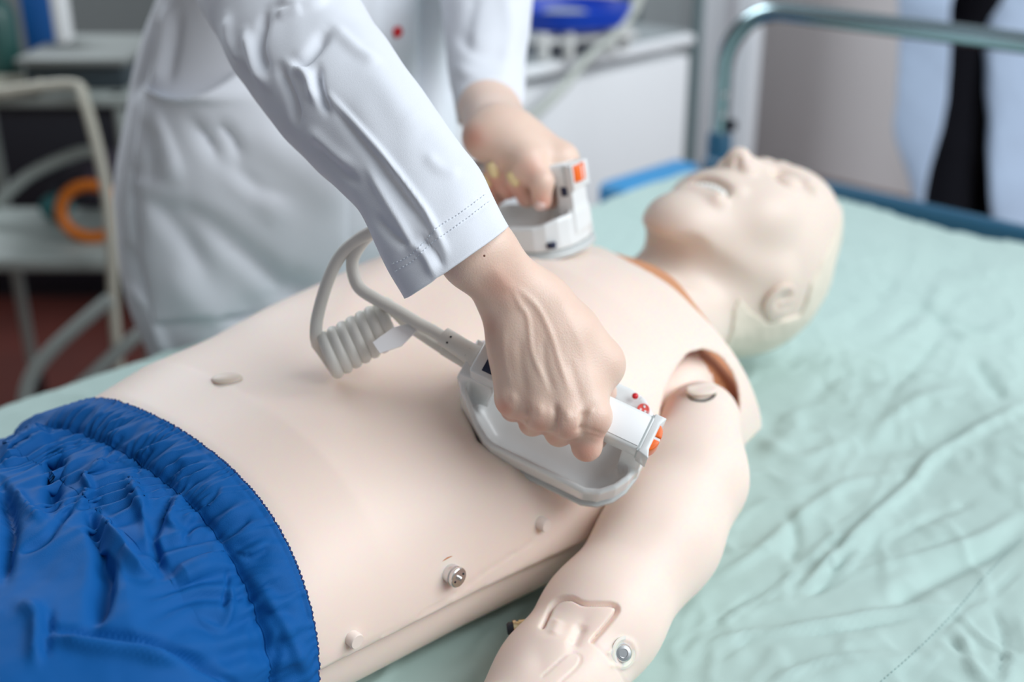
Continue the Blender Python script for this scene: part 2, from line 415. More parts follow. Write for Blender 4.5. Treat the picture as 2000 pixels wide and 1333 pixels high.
# ---- sheet: a wrinkled cloth with drops at both sides
def make_sheet():
    xs = np.arange(-.62, 1.4351, .0045); ys = np.arange(-.60, .6401, .0045)
    X, Y = np.meshgrid(xs, ys, indexing='ij'); P = np.stack([X.ravel(), Y.ravel(), np.zeros(X.size)], 1)
    ye = .505+.035*sstep(.7, 1.3, P[:, 0]); 
    Z = np.full(len(P), BZ)
    n1 = vnoise(P, 3.2, 3, 3, (1, 1.6, 1)); Z += .0028*n1
    n2 = vnoise(P+.04*vnoise(P, 2.5, 9)[:, None], 6.5, 5, 3, (1.0, 1.5, 1)); Z += .0028*np.clip(1-np.abs(n2)*2.6, 0, 1)**1.5
    Z += .0005*vnoise(P, 45, 8, 2)
    n = len(xs), len(ys)
    ed = P[:, 1]-ye; over = np.clip(ed, 0, None); near = np.clip(-.515-P[:, 1], 0, None)
    V = P.copy(); V[:, 2] = Z
    for o_, s_, e_ in ((over, 1, ye), (near, -1, np.full(len(P), .515))):
        m = o_ > 0; q = o_[m]; r = .03
        a = np.clip(q/r, 0, math.pi/2); V[m, 1] = s_*(e_[m]+r*np.sin(a)*.9); V[m, 2] = Z[m]-r*(1-np.cos(a))-np.clip(q-r*math.pi/2, 0, None)*1.6
    he = np.clip(P[:, 0]-1.395, 0, None); V[:, 2] -= he**1.5*3.0+.012*sstep(1.3, 1.4, P[:, 0])*np.clip(vnoise(P, 5, 12), 0, 1)
    V[:, 0] -= he*.3
    I = np.arange(n[0]*n[1]).reshape(n); Q = np.stack([I[:-1, :-1].ravel(), I[1:, :-1].ravel(), I[1:, 1:].ravel(), I[:-1, 1:].ravel()], 1)
    st = [([(1560, 1160), (1600, 1120), (1700, 1020), (1780, 950), (1830, 890), (2000, 790)], 9, .010),
          ([(1620, 1130), (1720, 1100), (1900, 1060), (2000, 1000)], 12, .006), ([(1400, 1130), (1480, 1080), (1560, 1010), (1650, 950), (1750, 930)], 9, .005),
          ([(1600, 1120), (1650, 1080), (1700, 1040)], 6, .004), ([(1380, 1255), (1500, 1235), (1640, 1215), (1760, 1190), (1880, 1190)], 8, .006),
          ([(1720, 1190), (1800, 1140), (1900, 1090), (2000, 1040)], 18, -.009), ([(1640, 880), (1800, 860), (1900, 840)], 25, -.006),
          ([(1540, 1010), (1555, 1050), (1545, 1100)], 12, -.006), ([(1700, 700), (1800, 640), (1850, 560), (2000, 520)], 16, .006),
          ([(1850, 640), (1900, 660), (1960, 640)], 10, .007), ([(1900, 700), (1930, 740), (1960, 780)], 14, -.008), ([(1740, 650), (1790, 610), (1850, 640)], 12, -.005),
          ([(1800, 600), (1870, 640), (1950, 650)], 10, -.006), ([(1580, 780), (1640, 730), (1700, 740), (1790, 720)], 14, -.005),
          ([(1880, 1240), (1900, 1300), (1930, 1333)], 10, .005), ([(1840, 1240), (1870, 1260), (1900, 1290)], 8, -.005), ([(1780, 1333), (1860, 1240), (1920, 1180)], 5, .002),
          ([(1600, 1320), (1700, 1300), (1800, 1290)], 14, .004), ([(1650, 640), (1700, 600), (1740, 540)], 20, -.005), ([(1480, 900), (1540, 860), (1560, 800)], 20, .004),
          ([(1660, 470), (1750, 490), (1900, 520)], 14, .004), ([(20, 870), (80, 840)], 10, .003),
          ([(1300, 1300), (1420, 1205), (1520, 1150), (1600, 1070), (1680, 1000), (1760, 935)], 4, .0028), ([(1585, 1160), (1620, 1120), (1650, 1050)], 6, -.005), ([(1530, 1165), (1600, 1150), (1680, 1110), (1790, 1080), (1900, 1040)], 6, -.004), ([(1640, 1130), (1690, 1060), (1740, 1000)], 7, .005), ([(1730, 1060), (1800, 1020), (1900, 980)], 7, -.004), ([(1560, 1240), (1700, 1220), (1800, 1200)], 5, -.004), ([(1400, 1290), (1480, 1240), (1560, 1220)], 5, -.003), ([(1500, 1333), (1620, 1290), (1740, 1280)], 7, .004), ([(1870, 1200), (1920, 1250), (1990, 1290)], 5, .004), ([(1940, 1190), (1960, 1250), (1950, 1333)], 5, -.004), ([(1480, 860), (1560, 900), (1640, 870)], 12, .005), ([(1700, 860), (1780, 790), (1880, 760)], 12, .006), ([(1740, 760), (1800, 700), (1840, 650)], 9, -.005), ([(1330, 1270), (1420, 1200), (1500, 1150)], 4, -.0025), ([(1900, 1180), (1960, 1140), (2000, 1090)], 4, -.003), ([(1730, 1320), (1820, 1240), (1900, 1170)], 3.5, -.0025)]
    V = sculpt(V, Q, st, direction=(0, 0, 1))
    o = fast_mesh('bed_sheet', V, Q, M_SHEET)
    tag(o, 'wrinkled mint green cotton sheet spread over the hospital bed', 'sheet')
    return o
sheet = make_sheet()

# ================================================================== manikin
man = empty('training_manikin', (0.2, 0, BZ), 'bare-chested medical training manikin lying face up in blue shorts', 'manikin')
tx = np.array([-.30, -.15, -.05, 0, .08, .16, .25, .33, .40, .46, .52])
tw = np.array([.187, .190, .195, .199, .205, .214, .224, .227, .222, .210, .190])
tt = np.array([.845, .872, .910, .924, .929, .938, .945, .948, .942, .926, .900])
ZM = .772
def rib(X, Y):
    xa = .21-.8*np.sqrt(Y*Y+.002)
    return .005*sstep(-.04, .05, X-xa)*(1-.4*sstep(.3, .45, X))
def torso_d(X, Y, Z, off=0.0):
    w = np.interp(X.ravel(), tx, tw).reshape(X.shape).astype(np.float32)-off
    t = np.interp(X.ravel(), tx, tt).reshape(X.shape).astype(np.float32)-.008+rib(X, Y)-off
    # chest muscle and belly
    t = t+.006*np.exp(-((X-.33)/.09)**2-((np.abs(Y)-.10)/.06)**2)
    H = t-ZM; n = 2.55
    g = (np.abs(Y/w)**n+np.abs(np.maximum(Z-ZM, 0)/H)**n)**(1/n)
    return (g-1)*np.minimum(w, H)*1.15
SH = at(1368, 822, 1.12)
ARM_AX = nrm([-.50, -.80, .05])
def neck_cut(X, Y, Z):
    # the shell stops at the neck: an opening around the neck column
    return (.462+.10*(Y/.12)**2*0-.035*np.clip((Z-.86)/.08, -1, 1)*0+.10*np.clip(np.abs(Y)-.06, 0, 1)*0-X)
NB = np.array([.52, .0, .845])
def neck_col(X, Y, Z, r):
    # slanting neck hole, wider across
    a = nrm([1.0, -.0, .12]); x, y, z = X-NB[0], Y-NB[1], Z-NB[2]
    return (np.sqrt((y/1.32)**2+(z)**2)-r)

# ---- poses of the two paddles on the chest (the soft chest skin gives a little under each plate)
def plane_pt(px, py, O, N, h):
    r = ray(px, py); t = ((O-CC)@N+h)/(r@N); return CC+r*t
def frame_from(N, px, py, O, dx, dy):
    a = plane_pt(px, py, O, N, 0); b = plane_pt(px+dx, py+dy, O, N, 0); L = nrm(b-a); W = np.cross(N, L); return L, W
OUTL = [(-.080, -.016), (-.080, .016), (-.074, .026), (-.045, .0455), (-.037, .048), (.044, .048), (.056, .044), (.066, .035), (.072, .024), (.075, .009)]
OUTL += [(p[0], -p[1]) for p in OUTL[:1:-1]]
A_ = np.array([[0.4018, -0.8586, -0.3183], [-0.7762, -0.135, -0.6159], [-0.4859, -0.4945, 0.7207]])
L1, W1, N1 = A_; O1 = np.array([0.1853, -0.1879, 0.8754])+N1*.006
N2 = nrm([-.04, .16, .975]); O2 = hz(1018, 482, .934)
L2 = np.array([.26, -.965, 0]); L2 = nrm(L2-N2*(L2@N2)); W2 = np.cross(L2, N2); W2 = -W2 if W2@(CC-O2) < 0 else W2
DIAG('O1', O1, 'N.view', N1@nrm(CC-O1), 'L', L1, 'W', W1, 'O2', O2, 'dep', proj(O2[None])[2], L2, W2)
def dent(O, L, W, N):
    def fn(X, Y, Z):
        x, y, z = X-O[0], Y-O[1], Z-O[2]; l = x*L[0]+y*L[1]+z*L[2]; w = x*W[0]+y*W[1]+z*W[2]; n = x*N[0]+y*N[1]+z*N[2]
        return np.maximum(np.maximum(np.abs(l)-.068, np.abs(w)-.044), np.maximum((np.abs(l)+np.abs(w)-.094)*.7, -n+.0005))
    return fn
f = Field((-.135, -.26, .745), (.545, .26, .98), .0026)
f.apply(torso_d)
f.apply(dent(O1, L1, W1, N1), k=.008, op='sub'); f.apply(dent(O2, L2, W2, N2), k=.008, op='sub')
f.apply(lambda X, Y, Z: ZM+.006-Z+0*X+0*Y, k=.004, op='int')
def neck_edge(Y, Z): return .428+.03*np.exp(-(Y/.045)**2)+.42*np.clip(.905-Z, 0, .2)-.12*np.clip(np.abs(Y)-.12, 0, 1)
f.apply(lambda X, Y, Z: X-neck_edge(Y, Z), k=.004, op='int')
# hollow behind the neck edge and inside the shoulder opening
f.apply(lambda X, Y, Z: np.maximum(torso_d(X, Y, Z, .0045), .39-X), k=.002, op='sub')
def sh_cap(r, back):
    a = SH-ARM_AX*back; b = SH+ARM_AX*.25
    return a, b, r
a, b, r = sh_cap(.0, .0)
def shoulder_open(X, Y, Z):
    x, y, z = X-SH[0], Y-SH[1], Z-SH[2]; t = x*ARM_AX[0]+y*ARM_AX[1]+z*ARM_AX[2]
    rad = np.sqrt(np.maximum(x*x+y*y+z*z-t*t, 0)); return rad-.054
f.apply(lambda X, Y, Z: np.maximum(shoulder_open(X, Y, Z), Y+.09), k=.003, op='sub')
V, Q = f.mesh(2)
V = sculpt(V, Q, [([(600, 1312), (750, 1240), (860, 1180), (960, 1110), (1040, 1060)], 1.8, -.0009, False)])
shell = fast_mesh('torso_shell', V, Q, M_VINYL, man); shell.data.materials.append(M_INNER_SHADE)
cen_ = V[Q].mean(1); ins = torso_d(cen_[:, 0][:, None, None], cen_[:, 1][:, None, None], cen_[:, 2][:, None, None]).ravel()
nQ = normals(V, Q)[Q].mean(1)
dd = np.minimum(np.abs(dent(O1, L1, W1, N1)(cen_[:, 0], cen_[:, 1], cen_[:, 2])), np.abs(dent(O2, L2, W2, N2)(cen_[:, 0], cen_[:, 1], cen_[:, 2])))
mi = ((ins < -.0030) & (cen_[:, 0] > .25) & (dd > .010)).astype(np.int32)  # inside faces of the shell take the painted brown shade
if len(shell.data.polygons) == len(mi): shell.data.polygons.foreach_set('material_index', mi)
else: DIAG('poly mismatch', len(shell.data.polygons), len(mi))
f = Field((-.135, -.24, .70), (.50, .24, .90), .004)
def back_d(X, Y, Z):
    w = np.interp(X.ravel(), tx, tw).reshape(X.shape)-.010-.006*(Z > .80); n = np.where(Z > .80, 2.5, 5.0)
    g = (np.abs(Y/w)**n+np.abs((Z-.80)/.086)**n)**(1/n); return (g-1)*.086
f.apply(back_d); f.apply(lambda X, Y, Z: (X-.465-0*Y-0*Z), k=.02, op='int')
f.apply(lambda X, Y, Z: np.maximum(shoulder_open(X, Y, Z)+.012, Y+.185), k=.01, op='sub')
f.ell((.385, -.150, .826), (.048, .038, .048), k=.02)
V, Q = f.mesh(2); back = fast_mesh('torso_back', V, Q, M_VINYL, man)
back.data.materials.append(M_INNER_SHADE); cb_ = V[Q].mean(1)
if len(back.data.polygons) == len(Q): back.data.polygons.foreach_set('material_index', ((cb_[:, 0] > .405) & (cb_[:, 2] > .79)).astype(np.int32))  # brown paints the shadow gap at neck and shoulder
# legs inside the shorts, resting on the bed beyond the lower edge of the picture
for s in (-1, 1):
    f = Field((-.95, s*.095-.12, .70), (-.10, s*.095+.12, .92), .008)
    f.chain([(-.20, s*.085, .785), (-.5, s*.095, .78), (-.9, s*.11, .772)], [.068, .060, .050], k=.02)
    V, Q = f.mesh(2); fast_mesh('leg', V, Q, M_VINYL, man)

# added brown rim, paints the shade between shell edge and neck
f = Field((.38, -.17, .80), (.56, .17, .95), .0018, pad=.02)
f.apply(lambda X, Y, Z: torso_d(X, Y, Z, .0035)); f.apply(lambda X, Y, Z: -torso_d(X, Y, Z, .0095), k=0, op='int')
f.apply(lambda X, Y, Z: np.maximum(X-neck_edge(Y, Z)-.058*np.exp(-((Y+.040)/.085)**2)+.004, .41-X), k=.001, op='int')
V, Q = f.mesh(2); DIAG('shade_rim', len(V), proj(V)[0].min(), proj(V)[0].max(), proj(V)[1].min(), V.max(0)); fast_mesh('neck_shade_rim', V, Q, mat('rim_shade_brown', (.66, .30, .15), .6), man)

# ---- neck and head
f = Field((.38, -.16, .70), (.92, .14, 1.03), .0023)
HC = np.array([.706, -.022, .848]); DX = np.array([-.030, 0, 0])
f.ell(HC, (.120, .089, .115), k=0)
f.ell((.645, -.02, .892), (.085, .066, .078), k=.03)
f.ell((.574, -.012, .922), (.036, .041, .034), k=.025)                    # chin
f.cap((.572, -.018, .906), (.655, -.083, .86), .022, .022, k=.02)         # jaw line, near side
f.cap((.568, -.005, .906), (.650, .045, .86), .024, .024, k=.02)
f.ell((.765, -.022, .885), (.075, .07, .065), k=.02)                      # forehead
f.cap((.67, -.014, .825), (.545, -.008, .815), .062, .070, k=.03); f.cap((.545, -.008, .815), (.43, -.0, .780), .070, .076, k=.02)            # neck
f.ell((.448, 0, .778), (.07, .166, .074), k=.04)                           # base of the neck under the shell
f.ell((.520, -.012, .864), (.02, .016, .02), k=.02)                       # larynx
f.cap(DX+(.752, -.022, .952), DX+(.700, -.022, .978), .009, .0125, k=.012)  # nose ridge
f.ell(DX+(.697, -.022, .979), (.014, .0145, .0135), k=.006)
for s in (-1, 1):
    f.ell(DX+(.695, -.022+s*.015, .969), (.011, .009, .010), k=.005)
    f.ell(DX+(.7440, -.022+s*.034, .953), (.016, .019, .009), k=.012, op='sub')  # eye socket
    f.ell(DX+(.746, -.022+s*.034, .946), (.0125, .016, .0100), k=.005)           # closed lid
    f.cap(DX+(.772, -.022+s*.012, .955), DX+(.770, -.022+s*.050, .944), .008, k=.014)  # brow
    f.ell(DX+(.690, -.022+s*.048, .925), (.03, .022, .022), k=.03)                 # cheek
for s in (-1, 1): f.ell(DX+(.6845, -.022+s*.0078, .9805), (.0045, .0042, .009), k=.002, op='sub')   # nostrils
f.cap(DX+(.660, -.048, .953), DX+(.660, .004, .953), .0085, k=.010)       # lips
f.cap(DX+(.628, -.044, .951), DX+(.628, .000, .951), .0085, k=.010)
f.ell(DX+(.6435, -.022, .961), (.0125, .030, .020), k=.003, op='sub')     # open mouth
f.cap((.545, -.050, .896), (.545, .045, .896), 0.020, k=.014, op='sub'); f.cap((.546, -.050, .896), (.604, -.112, .852), .020, .014, k=.014, op='sub')   # hollow under the jaw
# ear on the near side
def side(px, py, Y): return hy(px, py, Y)
V, Q = f.mesh(3)
x_, y_, d_ = proj(V)
headF = f
head = fast_mesh('head', V, Q, M_HEAD, man)
BH = bvh(head)
hits = [cast(BH, *q)[0] for q in ((1600, 430), (1520, 590), (1440, 610), (1456, 500), (1395, 340), (1438, 290))]
DIAG('HEADBOX', x_[V[:,0]>.55].min(), x_.max(), y_[V[:,0]>.55].min(), y_.max())
def ear_mesh():
    g = Field((.58, -.17, .74), (.80, -.05, .93), .0015)
    c, n = cast(BH, 1520, 588); A = basis(n, CR)
    g.ell(c+n*.002+A[1]*.002, (.0215, .0235, .0050), k=.008, axes=A)
    g.ell(c+n*.0078+A[0]*.004+A[1]*.004, (.012, .013, .006), k=.006, op='sub', axes=A)
    g.cap(c+A[0]*.012+n*.004, c+A[0]*.001+A[1]*-.002+n*.004, .0026, k=.004)
    g.ell(c-A[1]*.020+n*.002, (.012, .010, .0035), k=.008, axes=A)
    return g.mesh(2)
V, Q = ear_mesh(); fast_mesh('ear', V, Q, M_HEAD, head)
# hair cap: a moulded pale shell, its edge a few millimetres proud
hp = [side(1612, 350, -.02), side(1600, 430, -.07), side(1578, 500, -.09), side(1566, 550, -.10), side(1556, 612, -.10), side(1510, 634, -.10), side(1482, 612, -.10), side(1470, 590, -.10), side(1446, 612, -.09), side(1428, 700, -.08)]
HP = np.array([(p[0], p[2]) for p in hp]); pass
HPL = np.array(list(HP)+[(.55, .60), (1.2, .60), (1.2, 1.2), (HP[0][0]+.02, 1.2)])
def polysd(px, pz, P):
    d = np.full(np.broadcast(px, pz).shape, 1e9); s = np.ones_like(d, dtype=bool)*False
    n = len(P)
    for i in range(n):
        a = P[i]; b = P[(i+1) % n]; e = b-a; wx = px-a[0]; wz = pz-a[1]; t = np.clip((wx*e[0]+wz*e[1])/(e@e), 0, 1)
        d = np.minimum(d, (wx-e[0]*t)**2+(wz-e[1]*t)**2)
        c = ((a[1] > pz) != (b[1] > pz)) & (px < (b[0]-a[0])*(pz-a[1])/(b[1]-a[1]+1e-12)+a[0]); s ^= c
    d = np.sqrt(d); return np.where(s, -d, d)
g = Field((.38, -.16, .70), (.92, .14, 1.03), .0023); g.F = headF.F.copy()-.0028
sl, X, Y, Z = g.sub(g.lo, g.lo+(g.n-1)*g.h)
pd = polysd(X[:, :, :], Z[:, :, :], HPL).astype(np.float32)
g.F = np.maximum(g.F, np.broadcast_to(pd, g.F.shape)); g.F = np.maximum(g.F, -(headF.F+.004))
V, Q = g.mesh(2)
V = V+normals(V, Q)*(.0006*vnoise(V, 40, 4, 2, (1, 1, 1)))[:, None]
fast_mesh('hair_cap', V, Q, M_HAIR, head)
f = Field((.58, -.06, .92), (.65, .02, .98), .0010)
for i in range(8):
    yy = -.022+(i-3.5)*.0058; f.ell(DX+(.6470-.0035*((i-3.5)/3.5)**2, yy, .9535-.003*((i-3.5)/3.5)**2), (.0050, .0034, .0080), k=.0012)
f.cap(DX+(.649, -.044, .944), DX+(.649, -.001, .944), .005, k=.003)
V, Q = f.mesh(1); fast_mesh('teeth', V, Q, M_TEETH, head)

# ---- near arm
S0 = SH; A1 = at(1350, 935, 1.075); A2 = at(1290, 1050, 1.03); A3 = at(1175, 1210, .965); A4 = at(1085, 1330, .925); A5 = at(960, 1480, .87); A6 = at(860, 1600, .83)
DIAG('ARM', [p.round(3) for p in (S0, A1, A2, A3, A4, A5, A6)])
f = Field((-.12, -.42, .70), (.46, -.12, .90), .0014)
f.chain([S0, A1, A2, A3], [.036, .043, .045, .046], k=.03)
f.chain([A3, A4, A5, A6], [.044, .043, .034, .026], k=.02)
V, Q = f.mesh(2)
arm_strokes = [([(1058, 1222), (1075, 1185), (1092, 1171), (1116, 1169), (1140, 1179), (1170, 1180), (1196, 1182), (1206, 1192), (1190, 1215), (1160, 1250)], 3.3, -.006, False),
               ([(1090, 1215), (1140, 1230), (1120, 1280), (1060, 1290)], 30, -.003, False), ([(1140, 1215), (1120, 1260)], 12, -.004),
               ([(1090, 1205), (1080, 1240)], 12, .002), ([(1060, 1320), (1110, 1275), (1135, 1280), (1130, 1300), (1095, 1333)], 3, -.0007, False),
               ([(1190, 1275), (1212, 1250), (1236, 1258), (1240, 1285), (1220, 1303), (1196, 1300)], 5, .0012, False), ([(1160, 1255), (1200, 1300), (1225, 1340)], 3, -.0006, False)]
V = sculpt(V, Q, arm_strokes)
arm = fast_mesh('arm', V, Q, M_VINYL, man)

# the manikin's hand, just below the picture, resting on the sheet
hw = A6; hd_ = nrm((A6-A5)*[1, 1, 0]); hs_ = np.array([-hd_[1], hd_[0], 0]); f = Field(hw-[.24, .13, .035], hw+[.05, .13, .05], .002)
f.chain([A5, A6], [.034, .026], k=.01); zf = .735
pc = np.array([hw[0], hw[1], zf])+hd_*.055; f.ell(pc, (.048, .040, .016), k=.02, axes=(hd_, hs_, np.array([0, 0, 1.])))
for i, (o_, ln) in enumerate(((-.030, .055), (-.010, .070), (.011, .076), (.031, .068))):
    a_ = np.array([hw[0], hw[1], zf])+hd_*.088+hs_*o_; b_ = a_+hd_*ln*.5+hs_*o_*.15+[0, 0, .006]; c_ = b_+hd_*ln*.5+hs_*o_*.05-[0, 0, .010]; f.chain([pc+hs_*o_*.7, a_, b_, c_], [.013, .010, .0092, .0078], k=.006)
sg_ = 1; a_ = np.array([hw[0], hw[1], zf])+hd_*.03+hs_*.030; f.chain([a_, a_+hd_*.035+hs_*.028, a_+hd_*.065+hs_*.034], [.014, .0115, .0090], k=.008)
V, Q = f.mesh(2); V[:, 2] = np.maximum(V[:, 2], BZ+.003); fast_mesh('hand', V, Q, M_VINYL, man)

# ================================================================== defibrillator paddles
BS = bvh(shell)
def make_paddle(root, O, L, W, N, cable_side=True):
    """L towards the orange button, W towards the open tray side, N away from the chest"""
    A = np.array([L, W, N])
    def loc(l, w, n): return O+L*l+W*w+N*n
    outl = OUTL
    OP = np.array(outl)
    h = .0011; lo = np.array([-.086, -.058, -.002]); hi = np.array([.092, .058, .09])
    g = Field(lo, hi, h, pad=.01)
    X = (np.arange(g.n[0])*h+lo[0])[:, None]; Y = (np.arange(g.n[1])*h+lo[1])[None, :]
    sd = polysd(X, Y, OP).astype(np.float32)[:, :, None]; Z = (np.arange(g.n[2])*h+lo[2]).astype(np.float32)[None, None, :]
    X3 = X[:, :, None].astype(np.float32); Y3 = Y[:, :, None].astype(np.float32)
    def smax(a, b, k): q = np.maximum(k-np.abs(a-b), 0)/k; return np.maximum(a, b)+q*q*k*.25
    def smin(a, b, k): q = np.maximum(k-np.abs(a-b), 0)/k; return np.minimum(a, b)-q*q*k*.25
    rim = .034+.030*sstep(-.052, -.072, X3)+.006*sstep(.045, .07, X3)
    body = smax(sd+.0, np.maximum(Z-rim, .006-Z), .006)
    hollow = smax(sd+.0048, .0135-Z, .022)
    keep = np.maximum(.022-X3, Y3+.013)                          # solid corner that carries the two lamps
    rr = np.sqrt((X3-.012)**2+(Y3+.006)**2)-.033
    hollow2 = np.where(np.ones_like(hollow) > 0, smax(hollow, -smin(np.broadcast_to(keep, hollow.shape), rr*1.0+100*0, .001) if False else -np.maximum(keep, -rr), .004), hollow)
    d = smax(body, -hollow2, .003)
    # uprights
    up1 = smax(np.maximum(np.abs(X3+.066)-.0105-.004*sstep(.03, .06, Z), np.abs(Y3)-.0165), np.maximum(Z-.071, .02-Z), .004)
    up2 = smax(np.maximum(np.abs(X3-.0665)-.0085, np.abs(Y3)-.0150), np.maximum(Z-.074, .02-Z), .004)
    d = smin(smin(d, up1, .006), up2, .006)
    g.F = d.astype(np.float32)
    V, Q = g.mesh(2); V = O+V@A
    if np.linalg.det(A) < 0: Q = Q[:, ::-1]
    body_o = fast_mesh('paddle_tray', V, Q, M_PLASTIC, root)
    # electrode plate under the tray, with a grooved edge
    op = [(p[0]*1.015, p[1]*1.035) for p in outl]
    pl = prism('electrode_plate', op, -.001, .0045, O, A, M_PLATE, root, bevel=.0012)
    prism('plate_gasket', [(p[0]*1.0, p[1]*1.0) for p in outl], .0045, .0065, O, A, M_PLATE, root)
    # handle bar
    hb = box('handle', loc(.001, 0, .0755), (.146, .0305, .019), M_PLASTIC, root, bevel=.003, axes=A, seg=3)
    box('label_plate', loc(.042, 0, .0853), (.052, .0245, .0007), M_LABEL, hb, bevel=.0003, axes=A)
    bz = box('handle_seam', loc(.069, 0, .0756), (.0012, .0309, .0193), M_PLASTIC_D, hb, axes=A)
    # end cap that overhangs, with the orange discharge button
    ec = prism('end_cap', [(.0695, -.0175), (.079, -.0175), (.0765, -.010), (.0765, .010), (.079, .0175), (.0695, .0155)], .060, .0850, O, A, M_PLASTIC, root, bevel=.0012)
    bp = []
    for t in np.linspace(-math.pi/2, math.pi/2, 13): bp.append((.0735+.0075*math.cos(t), .0115*math.sin(t)))
    for nm, w0, w1 in (('discharge_button', -.0012, -.0115), ('discharge_button', .0012, .0115)):
        sg = 1 if w1 > 0 else -1; P2 = [(.0735, w0)]+[(.0735+.0078*math.cos(t)**.8, sg*(abs(w0)+(.0115-abs(w0))*math.sin(t))) for t in np.linspace(0.0, math.pi/2, 8)]
        if sg < 0: P2 = P2[::-1]
        prism(nm, P2, .0675, .0835, O, A, M_ORANGE, ec, bevel=.0008)
    box('button_bridge', loc(.0775, 0, .0757), (.007, .0026, .014), M_LABEL, ec, bevel=.0006, axes=A)
    # dark window on the cable end of the handle, in a pale bezel
    box('bezel', loc(-.0560, 0, .0852), (.030, .0320, .004), M_PLASTIC, root, bevel=.0018, axes=A)
    box('dark_window', loc(-.0535, 0, .0872), (.018, .0235, .0010), M_NAVY, root, bevel=.0004, axes=A)
    # small lamp and red switch with its ring of marks on the solid corner
    lz = .0392
    o1 = loc(.052, -.0335, lz-.0005)
    lathe('red_lamp', [(.0026, 0), (.0026, .0008), (.0018, .0018), (.0004, .0021)], loc(.0475, -.0400, lz), N, M_RED, root, 16)
    M_SW = mat('switch_red', (.78, .10, .08), .4)
    lathe('red_switch', [(.0050, 0), (.0050, .0009), (.0042, .0012), (.0042, .0008), (.0, .0008)], loc(.0580, -.0325, lz), N, M_SW, root, 24)
    for k in range(3):
        a = .5+k*2.1; c = loc(.0580+.0022*math.cos(a), -.0325+.0022*math.sin(a), lz+.0012)
        lathe('switch_mark', [(.0009, 0), (.0009, .0004)], c, N, M_LABEL, bpy.data.objects[bpy.data.objects.keys()[-1]] if False else root, 8)
    # navy socket and slot on the tray-side face of the end upright (far paddle only)
    if not cable_side: return loc, A
    box('side_window', loc(.0665, .0152, .060), (.007, .0012, .009), M_NAVY, root, bevel=.0003, axes=A)
    box('latch_slot', loc(.060, .0425, .014), (.008, .006, .006), M_NAVY, root, bevel=.0005, axes=A)
    return loc, A
def text_obj(name, s, size, origin, xa, ya, m, parent, align='CENTER'):
    cu = bpy.data.curves.new(name, 'FONT'); cu.body = s; cu.size = size; cu.align_x = align; cu.align_y = 'CENTER'; cu.extrude = .00008
    o = bpy.data.objects.new(name, cu); COL.objects.link(o)
    z = np.cross(xa, ya); o.matrix_world = Matrix(((xa[0], ya[0], z[0], origin[0]), (xa[1], ya[1], z[1], origin[1]), (xa[2], ya[2], z[2], origin[2]), (0, 0, 0, 1)))
    dg = bpy.context.evaluated_depsgraph_get(); me = bpy.data.meshes.new_from_object(o.evaluated_get(dg))
    me.transform(o.matrix_world); bpy.data.objects.remove(o); me.materials.clear()
    return link(name, me, m, parent, smooth=False)

# near paddle
pad1 = empty('defibrillator_paddle', O1, 'pale grey defibrillator paddle gripped by the sharp near hand on the side of the chest', 'paddle')
loc1, A1_ = make_paddle(pad1, O1, L1, W1, N1, False)
for k, s in enumerate('STERNUM'[::-1] if False else 'SPAPEX'):
    a = math.radians(62-k*11+0); c = loc1(.036+.034*math.cos(a), -(.010+.034*math.sin(a)), .0402)
    rad = nrm(L1*math.cos(a)-W1*math.sin(a)); tang = np.cross(N1, rad)
    text_obj('printed_letter', s, .0034, c, tang, -rad if False else np.cross(N1, tang), M_PLASTIC_D, pad1)
# cable boots and cables of the near paddle
def P1(px, py, hgt): return plane_pt(px, py, O1, N1, hgt)
b0 = loc1(-.078, .0, .071)
DIAG('handle ends px', proj([loc1(-.074, 0, .085), loc1(.0735, 0, .085), loc1(-.076, 0, 0), loc1(.075, 0, 0), loc1(0, .0435, .034), loc1(.034, .0435, .034), loc1(-.05, .041, .034), loc1(.075, 0, .034)]))
bo = P1(928, 700, .068); be = P1(835, 640, .066)
V1 = lathe_VF([(.0085, 0), (.0115, .001), (.0120, .006), (.0105, .010), (.0088, .016)], P1(943, 707, .067), be-bo, 24)
boot = lathe('strain_relief', [(.0105, 0), (.0115, .004), (.0088, .009), (.0080, .020), (.0076, .0375), (.0062, .038)], P1(942, 706, .067), be-bo, M_BOOT, pad1, 24)
dirb = nrm(be-bo); upb = nrm(np.cross(dirb, CF)); fv = nrm(CC-bo)
for u, sgn in ((.0115, 1), (.0115, -1), (.030, 1), (.030, -1)):
    c = P1(942, 706, .067)+dirb*(u+.0)+nrm(fv-dirb*(fv@dirb)+upb*sgn*.35)*.0079
    lathe('vent_hole', [(.0009, 0), (.0009, .0004)], c, fv, M_BLACK, boot, 8)
c1 = [P1(868, 662, .067), P1(845, 647, .066), P1(820, 634, .066), P1(780, 610, .066), P1(735, 585, .066), P1(700, 560, .068), P1(688, 520, .074), P1(696, 490, .082), P1(725, 455, .092), P1(775, 425, .098), at(810, 405, 1.15), at(820, 425, 1.38), at(800, 500, 1.62), at(790, 620, 1.76), at(790, 760, 1.84)]
tube('cable', catmull(c1, 14), .0051, M_CABLE, pad1)
bo2 = P1(928, 712, .050); be2 = P1(848, 668, .050)
lathe('strain_relief', [(.0085, 0), (.0080, .004), (.0070, .010), (.0062, .030), (.0050, .031)], P1(930, 714, .052), be2-bo2, M_BOOT, pad1, 20)
c0 = [P1(880, 688, .051), P1(862, 678, .050), P1(835, 660, .050), P1(800, 636, .050), P1(775, 612, .052), P1(752, 592, .050)]
